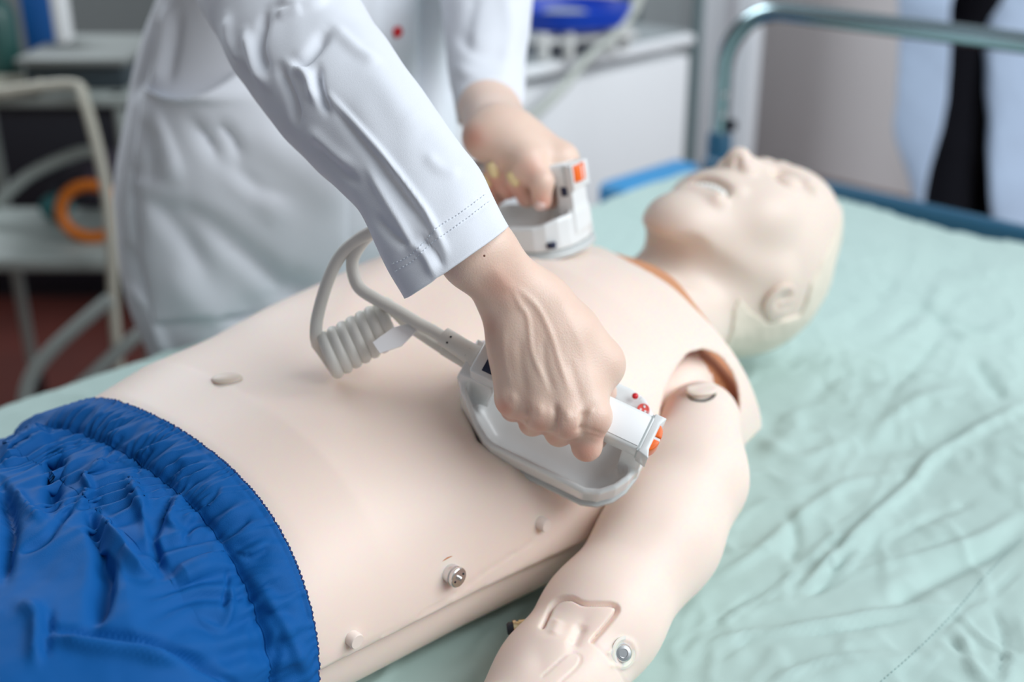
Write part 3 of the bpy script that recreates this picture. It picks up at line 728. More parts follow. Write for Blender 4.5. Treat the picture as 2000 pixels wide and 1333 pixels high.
# coil from (745,620) to (640,700)
ca = P1(762, 630, .042); cb = P1(634, 700, .036); ax = nrm(cb-ca); e1, e2, _ = basis(ax, N1)
R = .0152; tt_ = np.linspace(0, 1, 200); ph0 = 2.4; nxt = P1(618, 655, .047); best = None
for q_ in np.linspace(7.0, 8.0, 41):
    ang_ = ph0-2*math.pi*q_; e_ = cb+R*(math.cos(ang_)*e1+math.sin(ang_)*e2); tg = nrm(math.sin(ang_)*e1-math.cos(ang_)*e2); sc = tg@nrm(nxt-e_)
    if best is None or sc > best[0]: best = (sc, q_)
turns = best[1]
coil = [ca+(cb-ca)*t+R*(math.cos(ph0-2*math.pi*turns*t)*e1+math.sin(ph0-2*math.pi*turns*t)*e2) for t in tt_]
c2 = [P1(617, 652, .048), P1(621, 615, .056), P1(640, 550, .07), P1(665, 500, .08), P1(700, 468, .09), P1(735, 448, .10), P1(785, 415, .104), at(822, 392, 1.15), at(835, 412, 1.38), at(815, 495, 1.63), at(806, 620, 1.77), at(806, 760, 1.85)]
path = np.concatenate([catmull(c0+[coil[0]], 8)[:-1], coil, catmull([coil[-1]]+c2, 14)[1:]])
tube('coiled_cable', path, .0051, M_CABLE, pad1)
# white paper tag folded over the cable
tp = [(728, 669), (742, 690), (784, 676), (818, 642), (812, 636), (800, 632), (768, 640), (740, 660)]
Vt = [P1(x, y, .0665-.006*(x-728)/90) for x, y in tp]; Vt2 = [v-N1*.0012 for v in Vt]
n_ = len(tp); mesh('cable_tag', Vt+Vt2, [tuple(range(n_)), tuple(range(2*n_-1, n_-1, -1))]+[(i, i+n_, (i+1) % n_+n_, (i+1) % n_) for i in range(n_)], mat('tag_paper', (.95, .95, .97), .6), pad1, smooth=False)

# far paddle
pad2 = empty('defibrillator_paddle', O2, 'pale grey defibrillator paddle standing beside the manikin neck, held by the blurred hand', 'paddle')
make_paddle(pad2, O2, L2, W2, N2)
c3 = [O2-L2*.080+N2*.072, O2-L2*.105+N2*.070, at(862, 320, 1.34), at(835, 380, 1.46), at(822, 480, 1.64), at(822, 620, 1.78), at(822, 760, 1.86)]
lathe('strain_relief', [(.0105, 0), (.0115, .004), (.0080, .012), (.0070, .036)], O2-L2*.077+N2*.072, -L2, M_BOOT, pad2, 20)
tube('cable', catmull(c3, 14), .0051, M_CABLE, pad2)
def P2(px, py, hgt): return plane_pt(px, py, O2, N2, hgt)

# ================================================================== the person in the white coat
per = empty('person', (.45, .78, 0), 'person in white coat with red buttons leaning over manikin, pressing both paddles down', 'person')
# ---- near (right) hand gripping the near paddle
def ip(L_, W_, n_): return O1+L1*L_+W1*W_+N1*n_
f = Field((-.10, -.42, .80), (.36, .02, 1.22), .00165, pad=.03)
wr = P1(1022, 612, .122); wr2 = P1(1066, 596, .118)
wr0 = P1(990, 622, .118)
fa = at(928, 492, .875); fa2 = at(775, 290, .945); fa3 = at(600, 60, 1.03)
DIAG('wrist depth', proj(wr[None])[2], proj(fa[None])[2])
mcp = [P1(1158, 815, .098), P1(1110, 820, .101), P1(1056, 806, .098), P1(1003, 780, .091)]
mr = [.0125, .0122, .0115, .0108]
car = [P1(1078, 640, .111), P1(1058, 645, .113), P1(1030, 648, .112), P1(1003, 652, .108)]
# forearm and wrist
f.cap(P1(1000, 600, .114), at(914, 508, .888), .0185, .0155, k=.02); f.cap(P1(1056, 590, .112), at(948, 480, .894), .0180, .0165, k=.02)
f.cap(at(914, 508, .888), fa2, .0155, .026, k=.02); f.cap(at(948, 480, .894), fa2, .0165, .026, k=.02); f.cap(fa2, fa3, .028, .034, k=.02)
f.cap(P1(1000, 600, .114), P1(1012, 680, .106), .019, .018, k=.02); f.cap(P1(1056, 590, .112), P1(1090, 660, .106), .018, .019, k=.02)
# palm body filling between metacarpals
f.chain([P1(1012, 680, .102), P1(1012, 770, .086)], [.020, .0165], k=.018)
f.chain([P1(1085, 660, .104), P1(1140, 790, .088)], [.021, .018], k=.018)
f.chain([P1(1050, 670, .106), P1(1075, 780, .090)], [.020, .018], k=.018)
for c, m, r in zip(car, mcp, mr): f.cap(c, m, r*.85, r, k=.012)
for m, r in zip(mcp, mr): f.ell(m+N1*.0015, (r*1.03, r*1.03, r*1.03), k=.006)
# fingers curling over the edge of the handle and back under it
pip = [P1(1146, 872, .078), P1(1092, 845, .070), P1(1040, 826, .066), P1(1002, 800, .062)]
fr = [.0110, .0105, .0100, .0090]
for i, (m, p, r) in enumerate(zip(mcp, pip, fr)):
    v = p-O1; l = v@L1; w = v@W1
    dip = ip(l, .010, .0530+.000); tip = ip(l-.002, -.012, .0555)
    F0 = Field(f.lo, f.lo+(f.n-1)*f.h, f.h) if False else None
    f.cap(m-N1*.003, p, mr[i]*.92, r, k=.006)
    f.cap(p, dip, r, r*.9, k=.0035); f.cap(dip, tip, r*.9, r*.8, k=.0035)
# thumb along the far side of the handle
tm = P1(1168, 712, .088)
f.cap(P1(1082, 625, .110), P1(1120, 655, .100), .0165, .0165, k=.02); f.cap(P1(1120, 655, .100), tm, .0170, .0145, k=.016)
f.ell(tm, (.0142, .0142, .0142), k=.004)
ti = ip((tm-O1)@L1+.000, -.0275, .073); tt2 = ip((tm-O1)@L1+.012, -.0255, .058)
f.cap(tm, ti, .0135, .0110, k=.008); f.cap(ti, tt2, .0108, .0092, k=.004)
f.cap(tm, P1(1120, 760, .090), .016, .014, k=.02)
# clear the handle itself so the skin closes on it instead of running through it
V, Q = f.mesh(2)
st = [([(999, 560), (1015, 595), (1031, 622), (1040, 690), (1067, 753)], 5.5, .0010), ([(1008, 560), (1049, 600), (1076, 654), (1094, 712), (1112, 765)], 6, .0011),
      ([(1090, 580), (1125, 650), (1150, 720), (1160, 780)], 10, .0006), ([(985, 640), (985, 700), (1000, 760)], 7, .0006),
      ([(1028, 790), (1026, 812), (1020, 835)], 6, -.0030), ([(1084, 790), (1085, 815), (1080, 850)], 6.5, -.0030), ([(1140, 800), (1138, 825), (1136, 850)], 6.5, -.0030),
      ([(1060, 660), (1066, 720), (1082, 770)], 8, -.0010), ([(1015, 660), (1018, 720), (1028, 770)], 9, -.0008), ([(1110, 700), (1126, 750), (1136, 790)], 9, -.0008),
      ([(962, 520), (1000, 570)], 14, .0010), ([(930, 540), (985, 620)], 16, -.0008), ([(1120, 842), (1145, 838), (1180, 850)], 3.5, -.0010), ([(1125, 852), (1150, 850), (1180, 858)], 2.5, -.0006),
      ([(1150, 800), (1158, 806)], 7, .0008), ([(1052, 790), (1058, 812)], 8, .0008), ([(1105, 800), (1112, 822)], 8, .0010), ([(1000, 768), (1006, 785)], 7, .0008)]
V = sculpt(V, Q, st)
hx_, hy_, hd_ = proj(V)
red = np.zeros(len(V))
for (cx, cy, r, a) in ((985, 800, 20, .8), (1010, 820, 20, .5), (1055, 835, 22, .6), (1112, 850, 24, .6), (1165, 850, 26, .6), (1145, 890, 30, .75), (975, 560, 34, .45), (950, 640, 25, .4), (1000, 835, 40, .4), (1085, 860, 20, .5)):
    red = np.maximum(red, a*np.exp(-((hx_-cx)**2+(hy_-cy)**2)/r**2))
BP = [(V, Q, red)]
near_hand_bvh = BVHTree.FromPolygons([tuple(v) for v in V], [tuple(q) for q in Q])
# ---- far (left) hand on the far paddle
def ip2(L_, W_, n_): return O2+L2*L_+W2*W_+N2*n_
f = Field((.15, -.20, .92), (.62, .42, 1.24), .0022, pad=.03)
w0 = at(945, 232, 1.315); w1 = at(985, 250, 1.335)
f.cap(at(950, 60, 1.45), at(943, 215, 1.345), .020, .0205, k=.02); f.cap(at(955, 60, 1.455), at(972, 225, 1.36), .020, .020, k=.02)
def q2(px, py, w):
    """pixel point on the upright plane at distance w in front of the far handle"""
    O = O2+W2*w; return plane_pt(px, py, O, W2, 0)
f.cap(at(943, 215, 1.345), q2(950, 268, .012), .024, .020, k=.025); f.cap(at(972, 225, 1.36), q2(1010, 272, -.008), .023, .021, k=.025)
f.cap(q2(950, 268, .012), q2(1000, 300, .006), .019, .016, k=.02)
mc = [q2(1100, 312, -.020), q2(1065, 305, -.024), q2(1030, 300, -.026), q2(995, 297, -.026)]
for m in mc: f.cap(q2(975, 255, -.004), m, .017, .012, k=.02)
f.ell(mc[0], (.014, .014, .014), k=.01)
f.cap(q2(1010, 272, -.008), q2(1085, 312, -.010), .019, .013, k=.02)
# fingers go down behind the handle, under it, and show their tips on this side
tips = [(1003, 352, 1030, 385), (962, 333, 992, 370), (948, 352, 960, 392)]
for m, (tx_, ty_, bx_, by_), lw in zip(mc[1:], tips, (.010, .0095, .0085)):
    p_ = ip2((m-O2)@L2, -.034, .062); b_ = q2(bx_, by_, .012); t_ = q2(tx_, ty_, .026)
    f.cap(m, p_, .011, .0105, k=.006); f.cap(p_, b_, .0105, lw, k=.003); f.cap(b_, t_, lw, lw*.85, k=.003)
p_ = ip2((mc[0]-O2)@L2-.004, -.032, .060); f.cap(mc[0], p_, .0115, .010, k=.006); f.cap(p_, q2(1075, 392, .002), .010, .009, k=.003)
# thumb in front of the handle
f.cap(q2(985, 275, .006), q2(1030, 315, .020), .018, .0155, k=.02); f.cap(q2(1030, 315, .020), q2(1058, 355, .026), .0145, .0120, k=.008); f.cap(q2(1058, 355, .026), q2(1058, 393, .026), .0118, .0098, k=.004)
V, Q = f.mesh(2); hx_, hy_, hd_ = proj(V); red = np.zeros(len(V))
for (cx, cy, r, a) in ((925, 270, 26, .7), (1060, 400, 25, .8), (1000, 385, 34, .8), (960, 365, 30, .8), (1040, 330, 22, .4)):
    red = np.maximum(red, a*np.exp(-((hx_-cx)**2+(hy_-cy)**2)/r**2))
BP.append((V, Q, red)); far_hand = BVHTree.FromPolygons([tuple(v) for v in V], [tuple(q) for q in Q])

# ---- trunk, neck and head (above and behind the frame), in one coarser field
SR = at(395, -300, 1.33); SL = at(965, -300, 1.62)
NK = (SR+SL)/2+np.array([.01, -.03, .10])
f = Field((.0, .0, .70), (1.15, 1.15, 1.78), .009, pad=.06)
PEL = at(555, 560, 1.75)
f.chain([PEL, at(600, 200, 1.66), at(640, -180, 1.54)], [.095, .085, .09], k=.05); f.cap(at(430, -300, 1.38), at(900, -300, 1.60), .045, .045, k=.06); f.cap((SR+SL)/2, NK, .06, .05, k=.04)
HD = NK+np.array([.02, -.05, .13])
f.cap(NK, HD-[0, 0, .03], .05, .055, k=.03)
fw = nrm([.10, -.75, -.62]); upv = nrm([.02, -.55, .85]); rt = np.cross(fw, upv)
f.ell(HD, (.078, .098, .115), k=.03, axes=(rt, fw, upv)); f.ell(HD+fw*.03-upv*.06, (.055, .06, .06), k=.03, axes=(rt, fw, upv))
f.cap(HD+fw*.098+upv*.02, HD+fw*.118-upv*.018, .009, .013, k=.014)
for s in (-1, 1):
    f.ell(HD+fw*.098+rt*s*.034+upv*.018, (.018, .012, .012), k=.012, op='sub', axes=(rt, fw, upv)); f.ell(HD+fw*.083+rt*s*.033+upv*.018, (.012, .012, .012), k=.004, axes=(rt, fw, upv))
    f.ell(HD+rt*s*.080-fw*.005, (.010, .018, .030), k=.01, axes=(rt, fw, upv))
f.cap(HD+fw*.098-upv*.052-rt*.02, HD+fw*.098-upv*.052+rt*.02, .008, k=.01)
V, Q = f.mesh(1); BP.append((V, Q, np.zeros(len(V))))
# upper arms inside the sleeves join the hands to the trunk
for P_, R_ in (([fa3, at(500, -110, 1.17), at(430, -270, 1.32)], [.034, .040, .045]), ([at(953, 75, 1.44), at(955, -80, 1.51), at(955, -280, 1.60)], [.020, .033, .04])):
    v_, f_ = tube_VF(catmull(P_, 6), R_, 16); Q4 = np.array([q for q in f_ if len(q) == 4]); BP.append((v_, Q4, np.zeros(len(v_))))
VA = np.concatenate([b[0] for b in BP]); off = np.cumsum([0]+[len(b[0]) for b in BP[:-1]]); QA = np.concatenate([b[1]+o for b, o in zip(BP, off)])
body = fast_mesh('body', VA, QA, M_SKIN, per); set_attr(body, 'red', np.concatenate([b[2] for b in BP]))
def nail(bv, px, py, dx, dy, w, l, name='fingernail', m=None):
    h, n = bv.ray_cast(Vector(CC), Vector(nrm(ray(px, py))))[:2]
    if h is None: DIAG('nail miss', px, py); return
    h = np.array(h); n = np.array(n); d = at(px+dx, py+dy, proj(h[None])[2][0])-h; x, y, z = basis(n, d)
    V = []; F = []; nu, nv = 8, 6
    for i in range(nu+1):
        for j in range(nv+1):
            u = (i/nu*2-1); v = (j/nv*2-1); rr = 1-.25*max(0, abs(u)-.4)**1.5
            V.append(h+x*u*l+y*v*w*rr*math.sqrt(max(0, 1-.55*u**4))+z*(.0016-.0022*v*v-.001*u*u))
    F = [(i*(nv+1)+j, (i+1)*(nv+1)+j, (i+1)*(nv+1)+j+1, i*(nv+1)+j+1) for i in range(nu) for j in range(nv)]
    o = mesh(name, V, F, m or M_NAIL, body); md = o.modifiers.new('thick', 'SOLIDIFY'); md.thickness = .0008; return o
nail(far_hand, 1001, 351, -8, -16, .0052, .0080); nail(far_hand, 962, 333, -6, -16, .0052, .0080); nail(far_hand, 949, 354, -6, -14, .0045, .0070); nail(far_hand, 1054, 404, -4, 14, .0056, .0050, m=M_NAILP)
h, n = near_hand_bvh.ray_cast(Vector(CC), Vector(nrm(ray(946, 500))))[:2]
if h is not None: lathe('mole', [(.0009, 0), (.0007, .0002), (.0, .0003)], np.array(h)-np.array(n)*.0001, np.array(n), mat('mole_brown', (.12, .04, .02), .6), body, 10)

# ---- white coat
def cloth_tube(st, nseg=120, nring=220, asp=.8, n_exp=2.0, seed=1, namp=.002, nfreq=9, hem=0.0):
    """st: (left px, left py, left depth, right px, right py, right depth, thickness ratio)"""
    L = np.array([at(s[0], s[1], s[2]) for s in st]); R_ = np.array([at(s[3], s[4], s[5]) for s in st]); th = np.array([s[6] for s in st])
    k = 10; Lc = catmull(list(L), k); Rc = catmull(list(R_), k); Tc = np.interp(np.linspace(0, 1, len(Lc)), np.linspace(0, 1, len(th)), th)
    # resample
    cen = (Lc+Rc)/2; s = np.concatenate([[0], np.cumsum(np.linalg.norm(np.diff(cen, axis=0), axis=1))]); u = np.linspace(0, s[-1], nring)
    def rs(A): return np.stack([np.interp(u, s, A[:, i]) for i in range(3)], 1)
    Lc, Rc = rs(Lc), rs(Rc); Tc = np.interp(u, s, Tc); cen = (Lc+Rc)/2; a = (Rc-Lc)/2; T = np.gradient(cen, axis=0); T /= np.linalg.norm(T, axis=1)[:, None]
    b = np.cross(a, T); b /= np.linalg.norm(b, axis=1)[:, None]; sgn = np.sign((b*(CC-cen)).sum(1)); b *= sgn[:, None]; b *= (np.linalg.norm(a, axis=1)*Tc)[:, None]
    t = np.linspace(0, 2*math.pi, nseg, endpoint=False); c, s_ = np.cos(t), np.sin(t)
    cc = np.sign(c)*np.abs(c)**(2/n_exp); ss = np.sign(s_)*np.abs(s_)**(2/n_exp)
    V = cen[:, None, :]+a[:, None, :]*cc[None, :, None]+b[:, None, :]*ss[None, :, None]
    if hem: V = V-T[:, None, :]*(hem*np.exp(-(u/.05)**2))[:, None, None]*ss[None, :, None]
    V = V.reshape(-1, 3)
    I = np.arange(nring*nseg).reshape(nring, nseg); J = np.roll(I, -1, axis=1)
    Q = np.stack([I[:-1].ravel(), J[:-1].ravel(), J[1:].ravel(), I[1:].ravel()], 1)
    N = normals(V, Q); ctr = np.repeat(cen, nseg, axis=0)
    if ((V-ctr)*N).sum() < 0: Q = Q[:, ::-1]; N = -N
    w = vnoise(V, nfreq, seed, 3); V = V+N*(namp*w)[:, None]
    return V, Q
coat_st = [(470, -420, 1.45, 850, -430, 1.62, .45), (372, -330, 1.33, 985, -330, 1.64, .45), (352, -230, 1.36, 960, -230, 1.66, .5), (345, -110, 1.42, 900, -110, 1.68, .62), (335, 0, 1.46, 872, 10, 1.72, .7), (285, 100, 1.50, 868, 130, 1.75, .7), (248, 220, 1.53, 870, 250, 1.78, .7),
           (234, 360, 1.56, 850, 380, 1.82, .7), (240, 500, 1.60, 800, 520, 1.84, .7), (262, 610, 1.62, 760, 630, 1.86, .7), (305, 720, 1.65, 740, 730, 1.88, .68), (345, 830, 1.68, 735, 840, 1.90, .66), (360, 930, 1.70, 740, 935, 1.92, .66), (360, 1100, 1.73, 740, 1105, 1.95, .66)]
V, Q = cloth_tube(coat_st, 200, 300, n_exp=2.1, seed=21, namp=.004, nfreq=4)
st = [([(300, 385), (340, 400), (420, 455), (500, 520), (560, 560), (620, 575)], 16, -.022), ([(300, 400), (340, 440), (380, 490), (410, 520)], 12, -.014), ([(320, 395), (380, 430), (450, 490), (520, 550)], 14, .013),
      ([(262, 350), (300, 370), (370, 400)], 12, .008), ([(380, 230), (430, 300), (500, 370), (540, 385)], 14, -.012), ([(430, 235), (460, 280), (470, 310)], 12, -.008), ([(300, 200), (330, 290), (350, 360)], 12, .008),
      ([(280, 230), (300, 300), (290, 380)], 10, -.009), ([(420, 270), (470, 350), (560, 420)], 16, .010), ([(260, 560), (290, 600), (320, 670), (335, 700)], 9, .010), ([(250, 480), (275, 560), (310, 640)], 9, -.009),
      ([(270, 310), (262, 400), (270, 480)], 9, -.010), ([(500, 250), (600, 330), (680, 400)], 40, .010), ([(330, 520), (400, 600), (480, 640)], 30, .010), ([(420, 640), (520, 600), (640, 560)], 18, -.018),
      ([(300, 20), (290, 100), (262, 190)], 9, -.009), ([(330, 10), (318, 100), (300, 170)], 8, .009), ([(350, 20), (345, 80), (330, 160)], 7, -.007),
      ([(845, 0), (842, 80), (838, 180), (835, 260)], 16, -.03, False), ([(885, 60), (880, 140), (885, 200)], 8, -.008), ([(828, -20), (826, 80), (822, 200)], 5, .004, False), ([(730, -20), (735, 60)], 5, .003, False)]
V = sculpt(V, Q, st)
coat = fast_mesh('coat', V, Q, M_COAT, per); sd_ = coat.modifiers.new('thick', 'SOLIDIFY'); sd_.thickness = .002; sd_.offset = -1
BC = bvh(coat)
# pocket: a patch of cloth standing a little off the coat, its mouth gaping
def patch(name, polyrow, off, m, parent, nu=40, nv=40, lip=0.0, thick=.0015):
    """polyrow: list of (left x, left y, right x, right y) rows in photo pixels from the mouth downwards"""
    A = np.array(polyrow, float); tt = np.linspace(0, 1, len(A)); V = []
    for i in range(nv+1):
        v = i/nv; row = [np.interp(v, tt, A[:, k]) for k in range(4)]
        for j in range(nu+1):
            u = j/nu; px = row[0]+(row[2]-row[0])*u; py = row[1]+(row[3]-row[1])*u
            py += 46*math.sin(math.pi*min(max(u, 0), 1))**.9*(1-v)**3 if lip else 0
            h, n = cast(BC, px, py)
            if h is None: h = V[-1] if V else at(px, py, 1.5); n = nrm(CC-h); V.append(h); continue
            V.append(h+n*(off*min(1, (1-abs(2*u-1))*12+.1)*min(1, (1-v)*14+.1)+lip*math.sin(math.pi*u)*(1-v)**2))
    F = [(i*(nu+1)+j, i*(nu+1)+j+1, (i+1)*(nu+1)+j+1, (i+1)*(nu+1)+j) for i in range(nv) for j in range(nu)]
    V = np.array(V); Q = np.array(F); V = laplace(V, Q, 4)
    o = fast_mesh(name, V, Q, m, parent); md = o.modifiers.new('thick', 'SOLIDIFY'); md.thickness = thick; md.offset = 0; return o
patch('pocket', [(284, 165, 470, 130), (276, 200, 600, 170), (262, 300, 660, 260), (262, 420, 680, 400), (300, 640, 680, 600)], .003, M_COAT, coat, lip=.020)
def on_coat(px, py, B=None): return cast(B or BC, px, py)
for (px, py) in ((775, 62), (757, -60)):
    h, n = on_coat(px, py)
    lathe('button', [(.0068, 0), (.0072, .0012), (.0064, .0026), (.0050, .0030), (.0046, .0022), (.0, .0022)], h+n*.001, n, M_RED, coat, 24)
# near sleeve
sl = [(788, 585, .865, 995, 441, .880, .62), (745, 500, .875, 962, 388, .890, .66), (716, 435, .885, 935, 338, .905, .70), (690, 394, .895, 905, 292, .915, .74), (640, 347, .915, 868, 238, .935, .78), (592, 303, .935, 836, 193, .955, .8), (550, 258, .955, 800, 148, .975, .8),
      (503, 198, .98, 765, 100, 1.00, .8), (462, 142, 1.005, 735, 60, 1.02, .8), (425, 75, 1.04, 706, 5, 1.05, .8), (386, 0, 1.08, 688, -60, 1.09, .8), (345, -100, 1.15, 645, -180, 1.18, .8), (320, -230, 1.25, 560, -310, 1.30, .75), (345, -330, 1.33, 480, -390, 1.40, .7)]
V, Q = cloth_tube(sl, 160, 380, n_exp=2.0, seed=5, namp=.0015, nfreq=10, hem=.0125)
st = [([(640, 185), (700, 250), (760, 320), (820, 400), (845, 440), (870, 490)], 7, .0055), ([(655, 200), (720, 290), (790, 385), (830, 440)], 14, -.0030), ([(620, 130), (622, 170), (640, 220)], 8, -.007), ([(640, 60), (600, 110), (560, 130)], 12, -.007),
      ([(520, 20), (505, 90), (520, 140)], 10, -.007), ([(480, 60), (500, 130), (520, 170)], 9, .006), ([(560, 120), (600, 150), (618, 200)], 9, .006), ([(545, 130), (570, 190), (580, 240)], 9, -.006), ([(590, 20), (560, 25), (540, 30)], 8, .004), ([(540, 0), (600, 10), (640, -10)], 10, .005),
      ([(445, 30), (450, 80), (480, 130)], 9, .005), ([(720, 330), (760, 400), (790, 450), (810, 500)], 9, .0035), ([(730, 420), (780, 470), (830, 470)], 10, -.003), ([(800, 470), (830, 500), (850, 540)], 8, .0035), ([(820, 460), (850, 490), (865, 520)], 6, -.0035),
      ([(700, 360), (660, 330), (610, 280)], 12, -.003), ([(830, 300), (860, 330), (900, 340)], 12, .002), ([(700, 100), (760, 180), (830, 260)], 30, .003), ([(650, 50), (700, 100), (740, 130)], 12, .003), ([(600, 250), (640, 290), (690, 330)], 12, .003),
      ([(766, 516), (800, 500), (832, 470), (850, 448), (900, 415), (950, 378)], 2.6, -.0012, False), ([(772, 530), (806, 510), (840, 478), (862, 462), (910, 428), (957, 392)], 2.6, -.0010, False)]
V = sculpt(V, Q, st)
sleeve = fast_mesh('sleeve', V, Q, M_COAT, coat); sd_ = sleeve.modifiers.new('thick', 'SOLIDIFY'); sd_.thickness = .0016; sd_.offset = -1
BSL = bvh(sleeve)
def stitches(pts, B, parent, step=7.5, ln=4.5, m=None):
    P = sm2(pts, 40); s = [0]
    for i in range(len(P)-1): s.append(s[-1]+math.hypot(P[i+1][0]-P[i][0], P[i+1][1]-P[i][1]))
    xs = [p[0] for p in P]; ys = [p[1] for p in P]; parts = []; q = 0
    while q+ln < s[-1]:
        pp = []
        for e in (q, q+ln*.5, q+ln):
            h, n = cast(B, np.interp(e, s, xs), np.interp(e, s, ys))
            if h is not None: pp.append(h+n*.0003)
        if len(pp) == 3: parts.append(tube_VF(pp, .00038, 5))
        q += step
    if parts:
        V, F = join_VF(parts); o = mesh('stitching', V, F, m or M_STITCH, parent); o['kind'] = 'stuff'; return o
stitches([(766, 516), (800, 500), (832, 470), (850, 448), (900, 415), (950, 378)], BSL, sleeve); stitches([(772, 530), (806, 510), (840, 478), (862, 462), (910, 428), (957, 392)], BSL, sleeve)
# far sleeve
sl = [(892, 232, 1.335, 1018, 216, 1.37, .5), (886, 186, 1.355, 1022, 170, 1.39, .65), (878, 120, 1.39, 1030, 105, 1.43, .85), (868, 50, 1.43, 1036, 40, 1.47, .85), (860, -20, 1.47, 1044, -30, 1.51, .85), (852, -120, 1.52, 1060, -130, 1.56, .85), (860, -230, 1.58, 1060, -240, 1.63, .8), (890, -320, 1.60, 1020, -330, 1.66, .7)]
V, Q = cloth_tube(sl, 120, 160, seed=9, namp=.003, nfreq=8)
V = sculpt(V, Q, [([(985, -20), (1000, 60), (985, 130)], 16, .004), ([(890, 60), (930, 100), (1000, 115)], 14, -.003), ([(885, 130), (930, 150), (1000, 150)], 12, .003), ([(930, -20), (915, 40), (905, 100)], 14, -.003)])
o = fast_mesh('sleeve', V, Q, M_COAT, coat); sd_ = o.modifiers.new('thick', 'SOLIDIFY'); sd_.thickness = .0018; sd_.offset = -1
# trousers, shoes, hair below and above the picture
M_TR = mat('trousers_cloth', (.5, .55, .6), .8)
for s in (-1, 1): 
    tube('trouser_leg', [PEL+np.array([s*.075, 0, .0]), (PEL[0]+s*.08, PEL[1], .45), (PEL[0]+s*.08, PEL[1], .07)], [.075, .07, .06], M_TR, per, 16)
    box('shoe', (PEL[0]+s*.085, PEL[1]-.05, .035), (.09, .26, .07), M_LABEL, per, bevel=.025, seg=3)
f = Field(HD-.18, HD+.18, .008, pad=.05)
f.ell(HD+upv*.012-fw*.012, (.088, .104, .122), k=0, axes=(rt, fw, upv)); f.ell(HD+fw*.09-upv*.05, (.10, .085, .12), k=.01, op='sub', axes=(rt, fw, upv)); f.ell(HD-fw*.10-upv*.02, (.05, .05, .05), k=.02, axes=(rt, fw, upv))
V, Q = f.mesh(1); fast_mesh('hair', V, Q, mat('brown_hair', (.09, .05, .03), .5, bump=.4, bscale=200, stretch=(1, 1, .1)), per)

# ================================================================== manikin hardware: plugs, studs, screw, seams
def on(px, py, o):
    B = bvh(o); return cast(B, px, py)
BA = bvh(arm)
def plug(px, py, B, parent, r=.0062, rise=.006, tilt=None, hole=(0, 0), name='plug'):
    h, n = cast(B, px, py)
    if h is None: DIAG('plug miss', px, py); return
    ax = nrm(n+(tilt if tilt is not None else 0))
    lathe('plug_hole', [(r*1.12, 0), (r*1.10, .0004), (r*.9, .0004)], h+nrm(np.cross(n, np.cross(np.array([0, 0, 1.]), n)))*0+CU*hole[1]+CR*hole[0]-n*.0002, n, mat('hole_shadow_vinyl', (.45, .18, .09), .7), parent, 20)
    lathe(name, [(r, -.004), (r, rise-.001), (r*.9, rise), (.0, rise)], h, ax, M_SKIN_M, parent, 24)
BT = bvh(shell)
plug(1056, 1022, BT, man, .0055, .007, CR*.3-CU*.2, (-.0035, .0015)); plug(688, 1247, BT, man, .0060, .006, CR*.25-CU*.2, (-.0015, .0055))
h, n = cast(BT, 443, 741); A = basis(n, CR)
g = Field(h-.02, h+.02, .001, pad=.02); g.ell(h+n*.0005, (.013, .0085, .0035), k=0, axes=(nrm(A[0]), A[1], A[2])); V, Q = g.mesh(1); fast_mesh('navel_plug', V, Q, M_HEAD, man)
h, n = cast(BT, 880, 1121); ax = nrm(n+CR*.22-CU*.12)
lathe('stud_recess', [(.0120, 0), (.0118, .0005), (.0100, .0005)], h-CR*.001+CU*.0022, n, M_INNER_SHADE, man, 28)
lathe('metal_stud', [(.0078, -.004), (.0078, .0040), (.0068, .0044), (.0068, .0058), (.0080, .0062), (.0080, .0088), (.0074, .0094), (.0, .0094)], h, ax, M_STEEL, man, 32)
e1, e2, _ = basis(ax, CR)
lathe('stud_pin', [(.0017, 0), (.0017, .0022), (.0010, .0028), (.0, .0028)], h+ax*.0092, ax, M_STEEL, man, 14)
for s in (-1, 1): lathe('stud_hole', [(.0009, 0), (.0009, .0003)], h+ax*.0094+(e1*.9+e2*-.45 if False else e1*.93+e2*.35)*s*.0047, ax, M_BLACK, man, 10)
# elbow screw on the forearm and brass valve on the inner elbow
h, n = cast(BA, 1217, 1276); ax = nrm(n*.7+nrm(CC-h)*.5-CR*.2)
lathe('screw_seat', [(.0118, -.001), (.0122, .0006), (.0100, .0012), (.0085, .0002)], h, n, M_VINYL, arm, 28)
lathe('elbow_screw', [(.0068, -.003), (.0068, .0022), (.0056, .0038), (.0034, .0040), (.0032, .0032), (.0, .0032)], h-CR*.0006, ax, M_STEEL, arm, 28)
p0 = at(1024, 1225, .952); axv = nrm(-CR*1.0-CU*.12-CF*.1)
vb = lathe('valve', [(.0058, -.006), (.0058, .0040), (.0050, .0042), (.0050, .0060), (.0062, .0062), (.0062, .0085)], p0, axv, M_BRASS, arm, 22)
lathe('valve_cap', [(.0052, .0085), (.0052, .0120), (.0040, .0135), (.0, .0135)], p0, axv, M_BLACK, vb, 22)
# shoulder joint disc with its raised rib
h, n = cast(BA, 1372, 762)
if h is not None:
    ax = nrm(n+.3*CU); A = basis(ax, nrm(CR*.85+CU*.35))
    g = Field(h-.03, h+.03, .0012, pad=.02); g.ell(h, (.0155, .0105, .0035), k=0, axes=A); g.cap(h-A[0]*.013+A[1]*.001+ax*.002, h+A[0]*.010+A[1]*.005+ax*.002, .0022, k=.003)
    V, Q = g.mesh(1); fast_mesh('shoulder_joint', V, Q, M_VINYL, arm)
    P = [cast(BA, *q) for q in ((1342, 772), (1352, 781), (1372, 784), (1390, 778), (1398, 768), (1398, 756))]
    P = [p[0]+p[1]*.0004 for p in P if p[0] is not None]
    if len(P) > 2: tube('joint_gap', catmull(P, 6), [.0003, .0011, .0012, .0009, .0003], M_DARK, arm, 8)

